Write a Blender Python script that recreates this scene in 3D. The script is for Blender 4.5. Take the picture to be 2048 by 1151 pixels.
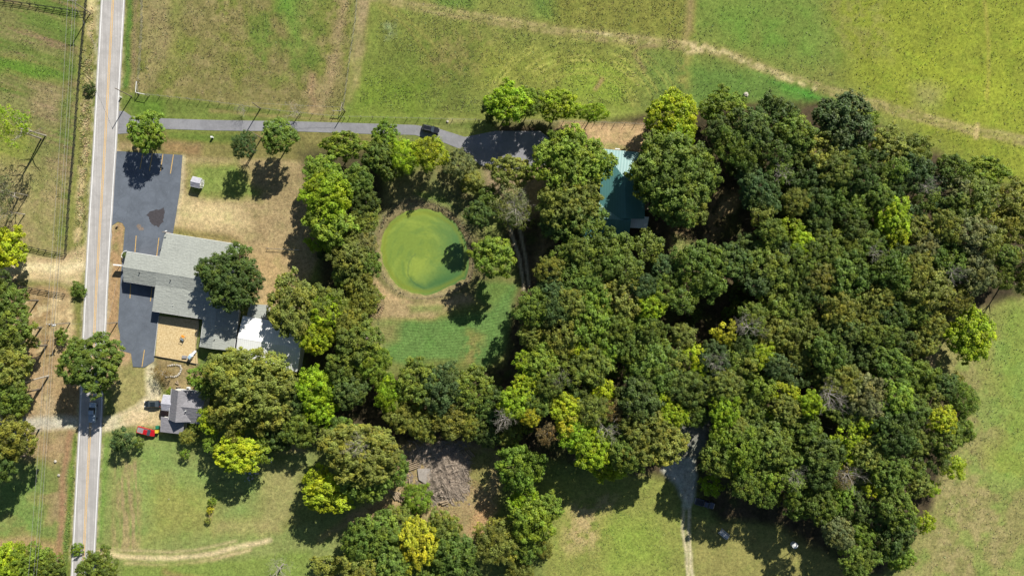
import bpy, math, random
import numpy as np
from mathutils import Vector, Matrix

# ------------------------------------------------------------------ camera, sky, sun
for o in list(bpy.data.objects): bpy.data.objects.remove(o)
scene = bpy.context.scene
COL = scene.collection
H = 200.0                      # flying height above the ground, metres
K = 7.0                        # photo pixels per metre on the ground
cam_d = bpy.data.cameras.new('camera'); cam = bpy.data.objects.new('camera', cam_d); COL.objects.link(cam)
cam.location = (0, 0, H); cam.rotation_euler = (0, 0, 0)
cam_d.sensor_width = 36; cam_d.lens = 36*(K*H)/2048; cam_d.clip_end = 6000; cam_d.clip_start = 1
scene.camera = cam
SUN_EL = math.radians(37.5); SX, SY = 0.51, 0.86           # towards the sun: right and up in the picture
az = math.atan2(SY, SX)
world = bpy.data.worlds.new('World'); scene.world = world; world.use_nodes = True
wn = world.node_tree; wn.nodes.clear()
sky = wn.nodes.new('ShaderNodeTexSky'); sky.sky_type = 'NISHITA'; sky.sun_disc = False
sky.sun_elevation = SUN_EL; sky.sun_rotation = math.atan2(SX, SY); sky.air_density = 1.0; sky.dust_density = 0.6
bg = wn.nodes.new('ShaderNodeBackground'); bg.inputs[1].default_value = 0.05
wo = wn.nodes.new('ShaderNodeOutputWorld')
wn.links.new(sky.outputs[0], bg.inputs[0]); wn.links.new(bg.outputs[0], wo.inputs[0])
sl = bpy.data.lights.new('sun', 'SUN'); sl.energy = 5.0; sl.angle = math.radians(0.5); sl.color = (1.0, 0.955, 0.87)
sun = bpy.data.objects.new('sun', sl); COL.objects.link(sun); sun.location = (60, 100, 90)
sd = Vector((math.cos(az)*math.cos(SUN_EL), math.sin(az)*math.cos(SUN_EL), math.sin(SUN_EL)))
sun.rotation_euler = sd.to_track_quat('Z', 'Y').to_euler()
vs = scene.view_settings; vs.view_transform = 'Standard'; vs.look = 'None'; vs.gamma = 1; vs.exposure = 0.54
vs.use_curve_mapping = False
scene.render.engine = 'CYCLES'
try:
    scene.cycles.max_bounces = 5; scene.cycles.diffuse_bounces = 3; scene.cycles.transmission_bounces = 3
except Exception: pass

R_ = random.Random(11); NR = np.random.RandomState(5)

# ------------------------------------------------------------------ helpers
def P(px, py, z=0.0):
    s = (H - z)/H
    return Vector(((px-1024)/K*s, (575.5-py)/K*s, z))
def lin(c):
    c = c/255.0
    return c/12.92 if c <= 0.04045 else ((c+0.055)/1.055)**2.4
AK = 0.80
def S(r, g, b, k=AK): return (lin(r)*k, lin(g)*k, lin(b)*k)

def tag(o, label=None, cat=None, group=None, kind=None):
    if label: o['label'] = label
    if cat: o['category'] = cat
    if group: o['group'] = group
    if kind: o['kind'] = kind
    return o
def empty(name, loc, label, cat, group=None, rz=0):
    o = bpy.data.objects.new(name, None); COL.objects.link(o); o.location = loc; o.rotation_euler = (0, 0, rz)
    o.empty_display_size = 0.3
    return tag(o, label, cat, group)
def link(name, me, parent=None):
    o = bpy.data.objects.new(name, me); COL.objects.link(o)
    if parent is not None: o.parent = parent
    return o

class MB:
    def __init__(s): s.v = []; s.f = []
    def add(s, vs, fs):
        n = len(s.v); s.v += [tuple(v) for v in vs]; s.f += [tuple(i+n for i in f) for f in fs]; return s
    def box(s, c, d, rz=0.0, m=None):
        hx, hy, hz = d[0]/2, d[1]/2, d[2]/2; ca, sa = math.cos(rz), math.sin(rz); vs = []
        for z in (-hz, hz):
            for x, y in ((-hx, -hy), (hx, -hy), (hx, hy), (-hx, hy)):
                p = Vector((c[0]+x*ca-y*sa, c[1]+x*sa+y*ca, c[2]+z)); vs.append(m @ p if m else p)
        return s.add(vs, [(3, 2, 1, 0), (4, 5, 6, 7), (0, 1, 5, 4), (1, 2, 6, 5), (2, 3, 7, 6), (3, 0, 4, 7)])
    def cbox(s, c, d, b=0.05, top=1.0, rz=0.0):       # box with chamfered upper edges; top = shrink of the upper face
        hx, hy, hz = d[0]/2, d[1]/2, d[2]/2; ca, sa = math.cos(rz), math.sin(rz); vs = []
        for z, k, e in ((-hz, 1, 0), (hz-b, 1, 0), (hz, top, b)):
            for x, y in ((-hx, -hy), (hx, -hy), (hx, hy), (-hx, hy)):
                x2 = (abs(x)-e)*k*(1 if x > 0 else -1); y2 = (abs(y)-e)*k*(1 if y > 0 else -1)
                vs.append((c[0]+x2*ca-y2*sa, c[1]+x2*sa+y2*ca, c[2]+z))
        fs = [(3, 2, 1, 0), (8, 9, 10, 11)]
        for b0 in (0, 4):
            for i in range(4):
                j = (i+1) % 4; fs.append((b0+i, b0+j, b0+4+j, b0+4+i))
        return s.add(vs, fs)
    def tube(s, a, b, r0, r1=None, n=6, cap=True):
        a = Vector(a); b = Vector(b); r1 = r0 if r1 is None else r1
        d = (b-a)
        if d.length < 1e-6: return s
        d.normalize(); u = d.orthogonal().normalized(); w = d.cross(u)
        vs = [a + (u*math.cos(t)+w*math.sin(t))*r0 for t in [2*math.pi*i/n for i in range(n)]]
        vs += [b + (u*math.cos(t)+w*math.sin(t))*r1 for t in [2*math.pi*i/n for i in range(n)]]
        fs = [(i, (i+1) % n, n+(i+1) % n, n+i) for i in range(n)]
        if cap: fs += [tuple(range(n-1, -1, -1)), tuple(range(n, 2*n))]
        return s.add(vs, fs)
    def prism(s, pts, z0, z1):
        n = len(pts); ar = sum(pts[i][0]*pts[(i+1) % n][1]-pts[(i+1) % n][0]*pts[i][1] for i in range(n))
        if ar < 0: pts = pts[::-1]
        vs = [(p[0], p[1], z0) for p in pts]+[(p[0], p[1], z1) for p in pts]
        fs = [tuple(range(n-1, -1, -1)), tuple(range(n, 2*n))]+[(i, (i+1) % n, n+(i+1) % n, n+i) for i in range(n)]
        return s.add(vs, fs)
    def slab(s, top, t):                               # thick plate under a 3-D polygon
        n = len(top); top = [Vector(p) for p in top]
        nr = (top[1]-top[0]).cross(top[2]-top[0])
        if nr.z < 0: top = top[::-1]
        vs = top+[p-Vector((0, 0, t)) for p in top]
        fs = [tuple(range(n)), tuple(range(2*n-1, n-1, -1))]+[((i+1) % n, i, n+i, n+(i+1) % n) for i in range(n)]
        return s.add(vs, fs)
    def lump(s, c, r, rnd, n=7, m=4, sq=(1, 1, .6), j=.18):
        vs = []; fs = []
        for i in range(m+1):
            th = math.pi*i/m
            for k in range(n):
                ph = 2*math.pi*k/n; q = 1+rnd.uniform(-j, j)
                vs.append((c[0]+r*sq[0]*q*math.sin(th)*math.cos(ph), c[1]+r*sq[1]*q*math.sin(th)*math.sin(ph), c[2]+r*sq[2]*q*math.cos(th)))
        for i in range(m):
            for k in range(n): fs.append((i*n+k, (i+1)*n+k, (i+1)*n+(k+1) % n, i*n+(k+1) % n))
        return s.add(vs, fs)
    def mesh(s, name, mat):
        me = bpy.data.meshes.new(name); me.from_pydata(s.v, [], s.f); me.update()
        if mat: me.materials.append(mat)
        return me
    def build(s, name, mat, parent=None, smooth=False):
        me = s.mesh(name, mat); o = link(name, me, parent)
        if parent is not None: pass
        if smooth: me.shade_smooth()
        return o

# ------------------------------------------------------------------ materials
def mat_base(name):
    m = bpy.data.materials.new(name); m.use_nodes = True; nt = m.node_tree; nt.nodes.clear()
    out = nt.nodes.new('ShaderNodeOutputMaterial'); b = nt.nodes.new('ShaderNodeBsdfPrincipled')
    nt.links.new(b.outputs[0], out.inputs[0]); return m, nt, b
def nd(nt, t, **kw):
    n = nt.nodes.new(t)
    for k, v in kw.items(): setattr(n, k, v)
    return n
def noise(nt, scale, detail=3, rough=.6, vec=None, dist=0):
    n = nd(nt, 'ShaderNodeTexNoise'); n.inputs['Scale'].default_value = scale; n.inputs['Detail'].default_value = detail
    n.inputs['Roughness'].default_value = rough; n.inputs['Distortion'].default_value = dist
    if vec: nt.links.new(vec, n.inputs['Vector'])
    return n.outputs[0]
def ramp(nt, src, a, b, c0, c1):
    m = nd(nt, 'ShaderNodeMapRange'); nt.links.new(src, m.inputs[0])
    m.inputs[1].default_value = a; m.inputs[2].default_value = b; m.inputs[3].default_value = c0; m.inputs[4].default_value = c1
    return m.outputs[0]
def mixc(nt, fac, a, b, mode='MIX'):
    m = nd(nt, 'ShaderNodeMix', data_type='RGBA', blend_type=mode)
    for s, v in ((0, fac), (6, a), (7, b)):
        if hasattr(v, 'is_output') or isinstance(v, bpy.types.NodeSocket): nt.links.new(v, m.inputs[s])
        elif isinstance(v, (int, float)): m.inputs[s].default_value = v
        else: m.inputs[s].default_value = (v[0], v[1], v[2], 1)
    return m.outputs[2]
def bump(nt, bsdf, h, strength=.4, dist=.05):
    b = nd(nt, 'ShaderNodeBump'); b.inputs['Strength'].default_value = strength; b.inputs['Distance'].default_value = dist
    nt.links.new(h, b.inputs['Height']); nt.links.new(b.outputs[0], bsdf.inputs['Normal'])
def wpos(nt): return nd(nt, 'ShaderNodeNewGeometry').outputs['Position']
def mat(name, col, var=.25, scale=3.0, rough=.8, metal=0.0, col2=None, bmp=.2, scale2=None, coat=0):
    m, nt, b = mat_base(name); pos = wpos(nt)
    n1 = noise(nt, scale, 4, .65, pos); n2 = noise(nt, scale2 or scale*.13, 3, .6, pos)
    c2 = col2 or tuple(c*(1-var*1.6) for c in col)
    c1 = tuple(min(1, c*(1+var*.6)) for c in col)
    k = mixc(nt, ramp(nt, n1, .3, .7, 0, 1), c1, c2)
    k = mixc(nt, ramp(nt, n2, .35, .65, 0, var*1.5), k, tuple(c*.62 for c in col))
    nt.links.new(k, b.inputs['Base Color']); b.inputs['Roughness'].default_value = rough; b.inputs['Metallic'].default_value = metal
    if coat: b.inputs['Coat Weight'].default_value = coat
    if bmp: bump(nt, b, n1, bmp, .03)
    return m

def foliage_mat():
    m = bpy.data.materials.new('foliage'); m.use_nodes = True; nt = m.node_tree; nt.nodes.clear()
    out = nd(nt, 'ShaderNodeOutputMaterial'); b = nd(nt, 'ShaderNodeBsdfPrincipled'); t = nd(nt, 'ShaderNodeBsdfTranslucent')
    oi = nd(nt, 'ShaderNodeObjectInfo'); at = nd(nt, 'ShaderNodeAttribute', attribute_name='tone')
    sep = nd(nt, 'ShaderNodeSeparateColor'); nt.links.new(at.outputs['Color'], sep.inputs[0])
    clump, leaf, hue = sep.outputs[0], sep.outputs[1], sep.outputs[2]
    c = oi.outputs['Color']
    f = nd(nt, 'ShaderNodeMath', operation='MULTIPLY_ADD'); nt.links.new(clump, f.inputs[0]); f.inputs[1].default_value = .75; f.inputs[2].default_value = .38
    f2 = nd(nt, 'ShaderNodeMath', operation='MULTIPLY_ADD'); nt.links.new(leaf, f2.inputs[0]); f2.inputs[1].default_value = .8; f2.inputs[2].default_value = .72
    f3 = nd(nt, 'ShaderNodeMath', operation='MULTIPLY'); nt.links.new(f.outputs[0], f3.inputs[0]); nt.links.new(f2.outputs[0], f3.inputs[1])
    vm = nd(nt, 'ShaderNodeVectorMath', operation='SCALE'); nt.links.new(c, vm.inputs[0]); nt.links.new(f3.outputs[0], vm.inputs['Scale'])
    warm = mixc(nt, 1.0, vm.outputs[0], (1.30, 1.08, .72), 'MULTIPLY')
    c2 = mixc(nt, ramp(nt, hue, .25, .8, 0, 1.0), vm.outputs[0], warm)
    brown = mixc(nt, 1.0, c2, (1.9, .95, .75), 'MULTIPLY')
    c3 = mixc(nt, ramp(nt, hue, .0, .04, .15, 0), c2, brown)
    nt.links.new(c3, b.inputs['Base Color']); b.inputs['Roughness'].default_value = .5
    b.inputs['Specular IOR Level'].default_value = .22
    tc = mixc(nt, 1.0, c3, (1.3, 1.5, .5), 'MULTIPLY'); nt.links.new(tc, t.inputs[0])
    mx = nd(nt, 'ShaderNodeMixShader'); mx.inputs[0].default_value = .32
    nt.links.new(b.outputs[0], mx.inputs[1]); nt.links.new(t.outputs[0], mx.inputs[2]); nt.links.new(mx.outputs[0], out.inputs[0])
    return m
M = {}
M['leaf'] = foliage_mat()
M['bark'] = mat('bark', (.17, .14, .11), .35, 4, .95)
M['pale_bark'] = mat('pale_bark', (.42, .38, .32), .25, 4, .9)
M['pole'] = mat('weathered_pole', (.30, .25, .19), .3, 5, .9)
M['white'] = mat('white_paint', (.78, .78, .76), .06, 2, .5, bmp=.05)
M['metal_white'] = mat('white_metal', (.82, .82, .80), .04, 1, .35, bmp=.03)
M['wire'] = mat('wire', (.42, .42, .40), .1, 5, .4, metal=.3, bmp=0)
M['black_board'] = mat('black_boards', (.022, .024, .026), .3, 6, .7)
M['post'] = mat('grey_post', (.42, .38, .32), .3, 6, .9)
M['brick'] = mat('brick_wall', (.26, .15, .11), .3, 5, .9)
M['siding'] = mat('pale_siding', (.62, .61, .57), .1, 2, .7)
M['tyre'] = mat('tyre', (.02, .02, .02), .2, 8, .8)
M['rim'] = mat('rim', (.45, .45, .47), .1, 8, .3, metal=.8, bmp=0)
M['glass'] = mat('car_glass', (.05, .065, .08), .1, 2, .12, bmp=0)
M['pane'] = mat('window_pane', (.03, .04, .05), .1, 2, .08, bmp=0)
M['yellowpaint'] = mat('parking_paint', S(232, 190, 110), .25, 2.5, .7)
M['stone'] = mat('pale_stone', (.52, .48, .40), .3, 3, .9)
M['log'] = mat('cut_log', (.38, .29, .19), .35, 4, .9)
M['twig'] = mat('dry_twigs', (.56, .46, .36), .5, 3, .95)
M['concrete'] = mat('concrete', (.45, .44, .42), .15, 2, .85)
M['dark'] = mat('dark_void', (.03, .03, .03), .2, 2, .8)

def shingle_mat(name, col, freq=5.5):
    m, nt, b = mat_base(name); tc = nd(nt, 'ShaderNodeTexCoord').outputs['Object']; pos = wpos(nt)
    n1 = noise(nt, 2.2, 5, .75, pos); n2 = noise(nt, .25, 3, .6, pos); n3 = noise(nt, 9, 2, .6, pos)
    k = mixc(nt, ramp(nt, n1, .3, .7, 0, 1), tuple(c*1.14 for c in col), tuple(c*.74 for c in col))
    k = mixc(nt, ramp(nt, n2, .4, .7, 0, .35), k, tuple(c*.7 for c in col))
    k = mixc(nt, ramp(nt, n3, .45, .75, 0, .3), k, tuple(c*.6 for c in col))
    nt.links.new(k, b.inputs['Base Color']); b.inputs['Roughness'].default_value = .9
    mp = nd(nt, 'ShaderNodeMapping'); mp.inputs['Rotation'].default_value = (0, 0, .5); mp.inputs['Scale'].default_value = (.8, 2.2, 1); nt.links.new(pos, mp.inputs[0])
    nb = noise(nt, 1.0, 2, .6, mp.outputs[0], .3)
    st = nd(nt, 'ShaderNodeMapping'); st.inputs['Rotation'].default_value = (0, 0, .157); st.inputs['Scale'].default_value = (1.6, .12, 1); nt.links.new(pos, st.inputs[0])
    ns = noise(nt, 1.0, 3, .6, st.outputs[0]); k = mixc(nt, ramp(nt, ns, .48, .68, 0, .28), k, tuple(c*.68 for c in col)); nt.links.new(k, b.inputs['Base Color'])
    bump(nt, b, nb, .8, .16)
    return m
M['shingle_green'] = shingle_mat('grey_green_shingles', S(176, 180, 172))
M['shingle_grey'] = shingle_mat('grey_shingles', S(152, 150, 155))
M['shingle_lilac'] = shingle_mat('lilac_grey_roofing', S(190, 190, 200))
def seam_mat(name, col, rz, pitch=.42, dk=.72):
    m, nt, b = mat_base(name); pos = wpos(nt)
    mp = nd(nt, 'ShaderNodeMapping'); mp.inputs['Rotation'].default_value = (0, 0, -rz); nt.links.new(pos, mp.inputs[0])
    w = nd(nt, 'ShaderNodeTexWave', wave_type='BANDS', bands_direction='X'); w.inputs['Scale'].default_value = 1/pitch/3.18*1.0
    nt.links.new(mp.outputs[0], w.inputs[0]); n2 = noise(nt, .4, 3, .6, pos); n3 = noise(nt, 3, 3, .6, pos)
    r = ramp(nt, w.outputs['Fac'], .0, .25, 1, 0)
    k = mixc(nt, r, col, tuple(c*dk for c in col)); k = mixc(nt, ramp(nt, n2, .35, .7, 0, .4), k, tuple(c*.75 for c in col))
    k = mixc(nt, ramp(nt, n3, .5, .8, 0, .3), k, tuple(c*.7 for c in col))
    nt.links.new(k, b.inputs['Base Color']); b.inputs['Roughness'].default_value = .42; b.inputs['Specular IOR Level'].default_value = .4
    bump(nt, b, w.outputs['Fac'], .4, .03)
    return m
M['teal'] = seam_mat('teal_metal_roof', S(100, 156, 154, .72), 0.0)
M['zinc'] = seam_mat('pale_metal_roof', (.80, .81, .80), -.16, .6, .88)

# ------------------------------------------------------------------ numpy noise + painting
def vnoise(x, y, sc, seed):
    rs = np.random.RandomState(seed); g = rs.rand(256, 256)
    u = x/sc+1000.3; v = y/sc+1000.7; iu = np.floor(u).astype(int); iv = np.floor(v).astype(int)
    fu = u-iu; fv = v-iv; fu = fu*fu*(3-2*fu); fv = fv*fv*(3-2*fv)
    a = g[iu % 256, iv % 256]; b = g[(iu+1) % 256, iv % 256]; c = g[iu % 256, (iv+1) % 256]; d = g[(iu+1) % 256, (iv+1) % 256]
    return (a*(1-fu)+b*fu)*(1-fv)+(c*(1-fu)+d*fu)*fv
def fbm(x, y, sc, seed, n=4):
    t = 0; a = 1; tot = 0
    for i in range(n): t = t+a*vnoise(x, y, sc/(2**i), seed+i*7); tot += a; a *= .55
    return t/tot
def segdist(x, y, pts):
    d = np.full(x.shape, 1e9)
    for (x0, y0), (x1, y1) in zip(pts[:-1], pts[1:]):
        dx, dy = x1-x0, y1-y0; t = np.clip(((x-x0)*dx+(y-y0)*dy)/(dx*dx+dy*dy+1e-9), 0, 1)
        d = np.minimum(d, np.hypot(x-x0-t*dx, y-y0-t*dy))
    return d
def sdpoly(x, y, pts):
    ins = np.zeros(x.shape, bool); n = len(pts)
    for i in range(n):
        x0, y0 = pts[i]; x1, y1 = pts[(i+1) % n]
        if y0 == y1: continue
        c = ((y0 > y) != (y1 > y)) & (x < (x1-x0)*(y-y0)/(y1-y0)+x0); ins ^= c
    d = segdist(x, y, list(pts)+[pts[0]]); return np.where(ins, -d, d)
def sm(d, w): return np.clip(.5-d/(2*w), 0, 1)         # 1 inside (d<0)
def mesh_grid(name, X, Y, Z):
    ny, nx = X.shape; me = bpy.data.meshes.new(name); nv = nx*ny; nf = (nx-1)*(ny-1)
    me.vertices.add(nv); me.loops.add(nf*4); me.polygons.add(nf)
    me.vertices.foreach_set('co', np.stack([X, Y, Z], -1).astype(np.float32).ravel())
    i = np.arange(nv).reshape(ny, nx); q = np.stack([i[:-1, :-1], i[:-1, 1:], i[1:, 1:], i[1:, :-1]], -1).reshape(-1)
    me.loops.foreach_set('vertex_index', q.astype(np.int32)); me.polygons.foreach_set('loop_start', np.arange(nf, dtype=np.int32)*4)
    me.polygons.foreach_set('loop_total', np.full(nf, 4, np.int32)); me.update(); me.validate(); return me
def color_attr(me, name, rgb, domain='POINT'):
    a = me.attributes.new(name, 'FLOAT_COLOR', domain); n = rgb.shape[0]
    a.data.foreach_set('color', np.concatenate([rgb, np.ones((n, 1))], 1).astype(np.float32).ravel())
# ------------------------------------------------------------------ ground
POND = [(848,421),(878,428),(905,445),(922,468),(932,500),(934,530),(928,553),(905,566),(880,578),(856,586),(826,583),(800,572),(782,553),(769,530),(763,500),(767,470),(780,446),(805,428)]
BANK = [(822,400),(862,405),(895,418),(918,440),(942,480),(948,530),(940,565),(912,582),(880,594),(850,598),(818,596),(790,582),(770,562),(756,530),(752,495),(757,455),(775,428),(800,408)]
def warp(U, V, a, sc, seed): return U+(fbm(U, V, sc, seed)-.5)*a*2, V+(fbm(U, V, sc, seed+31)-.5)*a*2
def offs_(l, d): return [(x+d, y) for x, y in l]
def ground_paint(U, V):
    sh = U.shape
    C = np.zeros(sh+(3,)); C[:] = S(128, 132, 72)
    n_big = fbm(U, V, 120, 3); n_mid = fbm(U, V, 38, 9); n_fin = fbm(U, V, 12, 21)
    def mix(mask, col):
        nonlocal C
        C = C*(1-mask[..., None])+np.array(col)*mask[..., None]
    def sub(pts, mar):
        a = np.array(pts, float); x0, y0 = a.min(0)-mar; x1, y1 = a.max(0)+mar
        return (U > x0) & (U < x1) & (V > y0) & (V < y1)
    def put(ix, m, col, k, patch):
        m = m*k
        if patch is not None: m = m*patch[ix]
        C[ix] = C[ix]*(1-m[:, None])+np.array(col)*m[:, None]
    def area(pts, col, soft=10, wa=10, k=1.0, seed=50, patch=None):
        ix = sub(pts, soft+wa+3)
        if not ix.any(): return
        u0, v0 = U[ix], V[ix]; uu, vv = warp(u0, v0, wa, 30, seed); put(ix, sm(sdpoly(uu, vv, pts), soft), col, k, patch)
    def line(pts, w, col, soft=3, wa=3, k=1.0, seed=77, patch=None):
        ix = sub(pts, w+soft+wa+3)
        if not ix.any(): return
        u0, v0 = U[ix], V[ix]; uu, vv = warp(u0, v0, wa, 22, seed); put(ix, sm(segdist(uu, vv, pts)-w, soft), col, k, patch)
    def step(n, a, b): return np.clip((n-a)/(b-a), 0, 1)
    def stretched(ang, lx, ly, seed):          # streaky noise along a direction
        ca, sa = math.cos(ang), math.sin(ang); a = U*ca+V*sa; b = -U*sa+V*ca
        return fbm(a/lx, b/ly, 1.0, seed)
    far = S(118, 126, 66); mix(step(n_big, .4, .7), far)
    # --- upper left field
    st = stretched(math.radians(17), 90, 6, 101)
    A = [(-300,-300),(165,-300),(165,60),(150,300),(133,505),(-300,480)]
    area(A, S(132, 130, 78), 4, 3)
    area(A, S(150, 122, 84), 4, 3, 1, 50, step(st, .5, .68))
    area(A, S(100, 122, 52), 4, 3, .8, 50, step(stretched(math.radians(20), 160, 16, 102), .52, .66))
    area([(-100,105),(40,115),(135,150),(125,175),(30,150),(-100,135)], S(104, 138, 48), 10, 8, .8)
    area([(60,165),(130,170),(125,250),(60,230)], S(170, 140, 102), 18, 14, .6)
    area([(-100,240),(60,240),(60,330),(-100,330)], S(140, 148, 62), 18, 14, .7)
    area([(-100,330),(125,320),(130,500),(-100,480)], S(168, 146, 98), 22, 12, .8)
    area([(60,280),(110,280),(100,480),(50,470)], S(120, 128, 68), 20, 16, .6, 51, step(n_mid, .4, .6))
    area([(118,60),(150,60),(135,500),(112,490)], S(96, 118, 52), 8, 5, .6, 52, step(n_mid, .35, .6))
    # strip fence-road
    B = [(166,-300),(208,-300),(190,300),(172,575),(160,860),(145,1151),(128,1151),(140,860),(150,560),(133,508),(150,300)]
    area(B, S(136, 134, 72), 5, 3)
    line([(180,-100),(184,20),(176,120),(170,300),(158,420),(150,520)], 8, S(198, 168, 118), 6, 5, .85, 61, step(n_fin, .35, .55))
    line([(205,-100),(190,300),(176,560)], 4, S(98, 124, 52), 4, 2, .7)
    area([(172,-100),(196,-100),(192,30),(174,28)], S(222, 196, 142), 6, 5, .85)
    # left drive 1
    D1 = [(-200,520),(40,505),(110,518),(150,500),(171,490),(167,572),(140,568),(60,560),(-200,560)]
    area(D1, S(206, 174, 126), 7, 6)
    line([(0,535),(70,532),(120,538),(168,530)], 9, S(232, 208, 164), 7, 4, .8)
    line([(30,520),(100,522),(140,512)], 3, S(176, 134, 92), 4, 4, .6)
    # left middle bare ground
    area([(-200,560),(130,572),(166,600),(163,860),(-200,860)], S(172, 136, 88), 6, 6)
    area([(20,590),(120,590),(110,700),(40,720)], S(206, 178, 132), 14, 14, .7, 62, step(n_fin, .45, .6))
    area([(110,590),(155,600),(150,690),(115,690)], S(226, 194, 140), 12, 12, .8, 63, step(n_mid, .35, .6))
    area([(30,690),(70,690),(60,740),(30,740)], S(186, 140, 74), 14, 8, .7)
    area([(70,700),(120,740),(105,860),(50,850)], S(186, 150, 106), 14, 8, .7)
    area([(143,580),(168,560),(166,680),(152,680)], S(112, 122, 58), 6, 5, .8)
    # gravel drive 2
    area([(-100,838),(60,835),(110,828),(163,835),(162,856),(110,858),(60,866),(-100,872)], S(196, 184, 168), 5, 3)
    area([(85,790),(110,800),(100,835),(80,830)], S(200, 172, 130), 10, 6, .6)
    # lower left
    F = [(-200,870),(60,868),(150,862),(128,1151),(120,1400),(-200,1400)]
    area(F, S(132, 136, 78), 6, 5)
    area([(50,860),(150,862),(125,930),(50,920)], S(176, 140, 92), 14, 8, .85)
    area(F, S(166, 132, 92), 6, 5, .8, 64, step(n_mid, .5, .64))
    area([(-100,960),(80,930),(100,1070),(-100,1080)], S(110, 142, 70), 22, 12, .6)
    area([(-100,1075),(120,1080),(120,1110),(-100,1110)], S(186, 146, 92), 8, 6, .8)
    line([(140,865),(126,950),(122,1060),(116,1120)], 6, S(168, 122, 84), 4, 4, .9)
    line([(152,870),(138,1000),(130,1151)], 5, S(106, 130, 50), 3, 3, .8)
    # --- field between road and second post line
    G = [(247,-300),(716,-300),(700,120),(690,232),(560,222),(280,186),(233,180)]
    area(G, S(136, 126, 74), 5, 3)
    area(G, S(116, 122, 58), 5, 3, .9, 65, step(n_mid, .5, .62))
    area(G, S(154, 134, 88), 5, 3, .5, 66, step(n_fin, .52, .64))
    area([(290,-50),(345,-50),(340,140),(295,160)], S(158, 138, 92), 12, 8, .7)
    area([(345,-50),(372,-50),(362,150),(340,150)], S(132, 134, 72), 12, 8, .6)
    area([(320,60),(480,60),(500,200),(330,190)], S(126, 126, 64), 26, 20, .7, 166, step(n_mid, .35, .6))
    area([(500,40),(620,-30),(640,110),(600,150),(520,160)], S(100, 122, 52), 22, 22, .8, 67, step(n_mid, .3, .6))
    area([(545,-40),(630,-40),(600,40),(612,100),(590,105),(560,20)], S(104, 142, 54), 14, 12, .7)
    line([(262,-50),(252,170)], 7, S(86, 122, 50), 6, 4, .85)
    line([(272,-50),(264,170)], 3, S(160, 124, 92), 4, 3, .6)
    line([(694,-20),(668,120),(640,232)], 7, S(182, 144, 104), 10, 6, .55)
    line([(625,150),(625,225)], 6, S(186, 138, 98), 8, 6, .6)
    area([(716,-40),(768,-40),(722,170),(697,200)], S(170, 142, 102), 8, 5, .9)
    line([(758,10),(735,90),(712,160)], 2.0, S(196, 166, 118), 2.5, 2, .8)
    line([(745,10),(722,90)], 1.6, S(120, 112, 70), 2.5, 2, .6)
    # strip above the driveway
    area([(238,190),(280,190),(560,224),(700,236),(960,240),(950,262),(860,244),(600,240),(330,240),(262,232)], S(112, 122, 60), 4, 3)
    area([(262,196),(330,200),(330,235),(270,228)], S(98, 126, 46), 10, 6, .8)
    line([(420,222),(560,232),(680,240)], 2.5, S(170, 138, 92), 4, 3, .6)
    line([(900,240),(1000,232),(1130,246)], 4, S(206, 184, 132), 5, 4, .7)
    # strip below the driveway
    area([(236,262),(330,262),(600,262),(740,268),(760,330),(700,330),(365,316),(233,300)], S(134, 124, 70), 4, 3)
    area([(330,262),(480,264),(480,285),(340,280)], S(108, 128, 56), 6, 5, .8)
    area([(240,285),(300,285),(300,300),(236,300)], S(178, 144, 96), 6, 5, .8)
    area([(320,285),(400,285),(400,310),(330,308)], S(168, 118, 74), 8, 6, .6)
    line([(236,305),(245,330),(232,345)], 6, S(196, 166, 122), 4, 3, .9)
    # church yard
    J = [(362,314),(620,322),(640,500),(600,600),(520,620),(470,490),(345,462),(352,400)]
    area(J, S(178, 148, 100), 6, 4)
    area([(375,330),(470,325),(530,380),(520,400),(430,395),(380,385)], S(120, 138, 66), 12, 10, .9)
    area([(480,330),(600,330),(590,420),(540,410)], S(152, 128, 82), 14, 10, .6)
    area([(356,400),(470,405),(500,450),(430,460),(356,440)], S(218, 188, 134), 16, 10, .85)
    area([(345,452),(460,470),(480,478),(480,488),(345,464)], S(128, 118, 64), 5, 3, .75)
    line([(366,314),(362,380),(350,445)], 4, S(200, 178, 142), 3, 2, .9)
    area([(500,420),(590,440),(600,500),(520,480)], S(156, 126, 84), 14, 12, .7, 68, step(n_mid, .4, .6))
    area([(500,500),(580,505),(570,600),(530,610)], S(190, 150, 96), 16, 8, .7)
    # road side strip by the car parks
    area([(222,450),(245,442),(250,455),(243,560),(238,610),(238,670),(208,672),(213,600)], S(186, 142, 94), 4, 2)
    area([(222,455),(246,455),(240,520),(222,520)], S(126, 118, 62), 5, 5, .7, 69, step(n_fin, .45, .6))
    area([(206,672),(240,668),(264,706),(260,760),(206,780)], S(192, 150, 104), 5, 3)
    area([(236,728),(300,725),(298,820),(238,840),(225,800)], S(158, 146, 90), 8, 5)
    area([(290,728),(306,715),(316,760),(326,806),(300,830),(230,860),(204,862),(204,835),(270,815),(294,790)], S(214, 194, 162), 5, 4)
    area([(240,825),(330,800),(322,862),(300,852),(240,850)], S(216, 184, 138), 8, 6, .8)
    area([(306,712),(395,728),(420,755),(410,790),(330,780),(314,750)], S(158, 132, 84), 6, 4)
    area([(395,700),(470,700),(455,735),(405,735)], S(110, 128, 64), 8, 5)
    # lawn south-west
    L = [(204,868),(300,850),(330,870),(420,900),(560,930),(640,850),(655,880),(600,960),(560,1060),(700,1020),(790,980),(830,1010),(720,1080),(640,1151),(640,1400),(180,1400)]
    area(L, S(138, 144, 84), 6, 5)
    area([(240,880),(420,880),(520,960),(480,1080),(260,1090)], S(130, 150, 82), 20, 18, .7, 70, step(n_mid, .35, .6))
    area([(300,960),(420,970),(430,1060),(300,1080)], S(158, 150, 78), 24, 18, .55)
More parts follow.
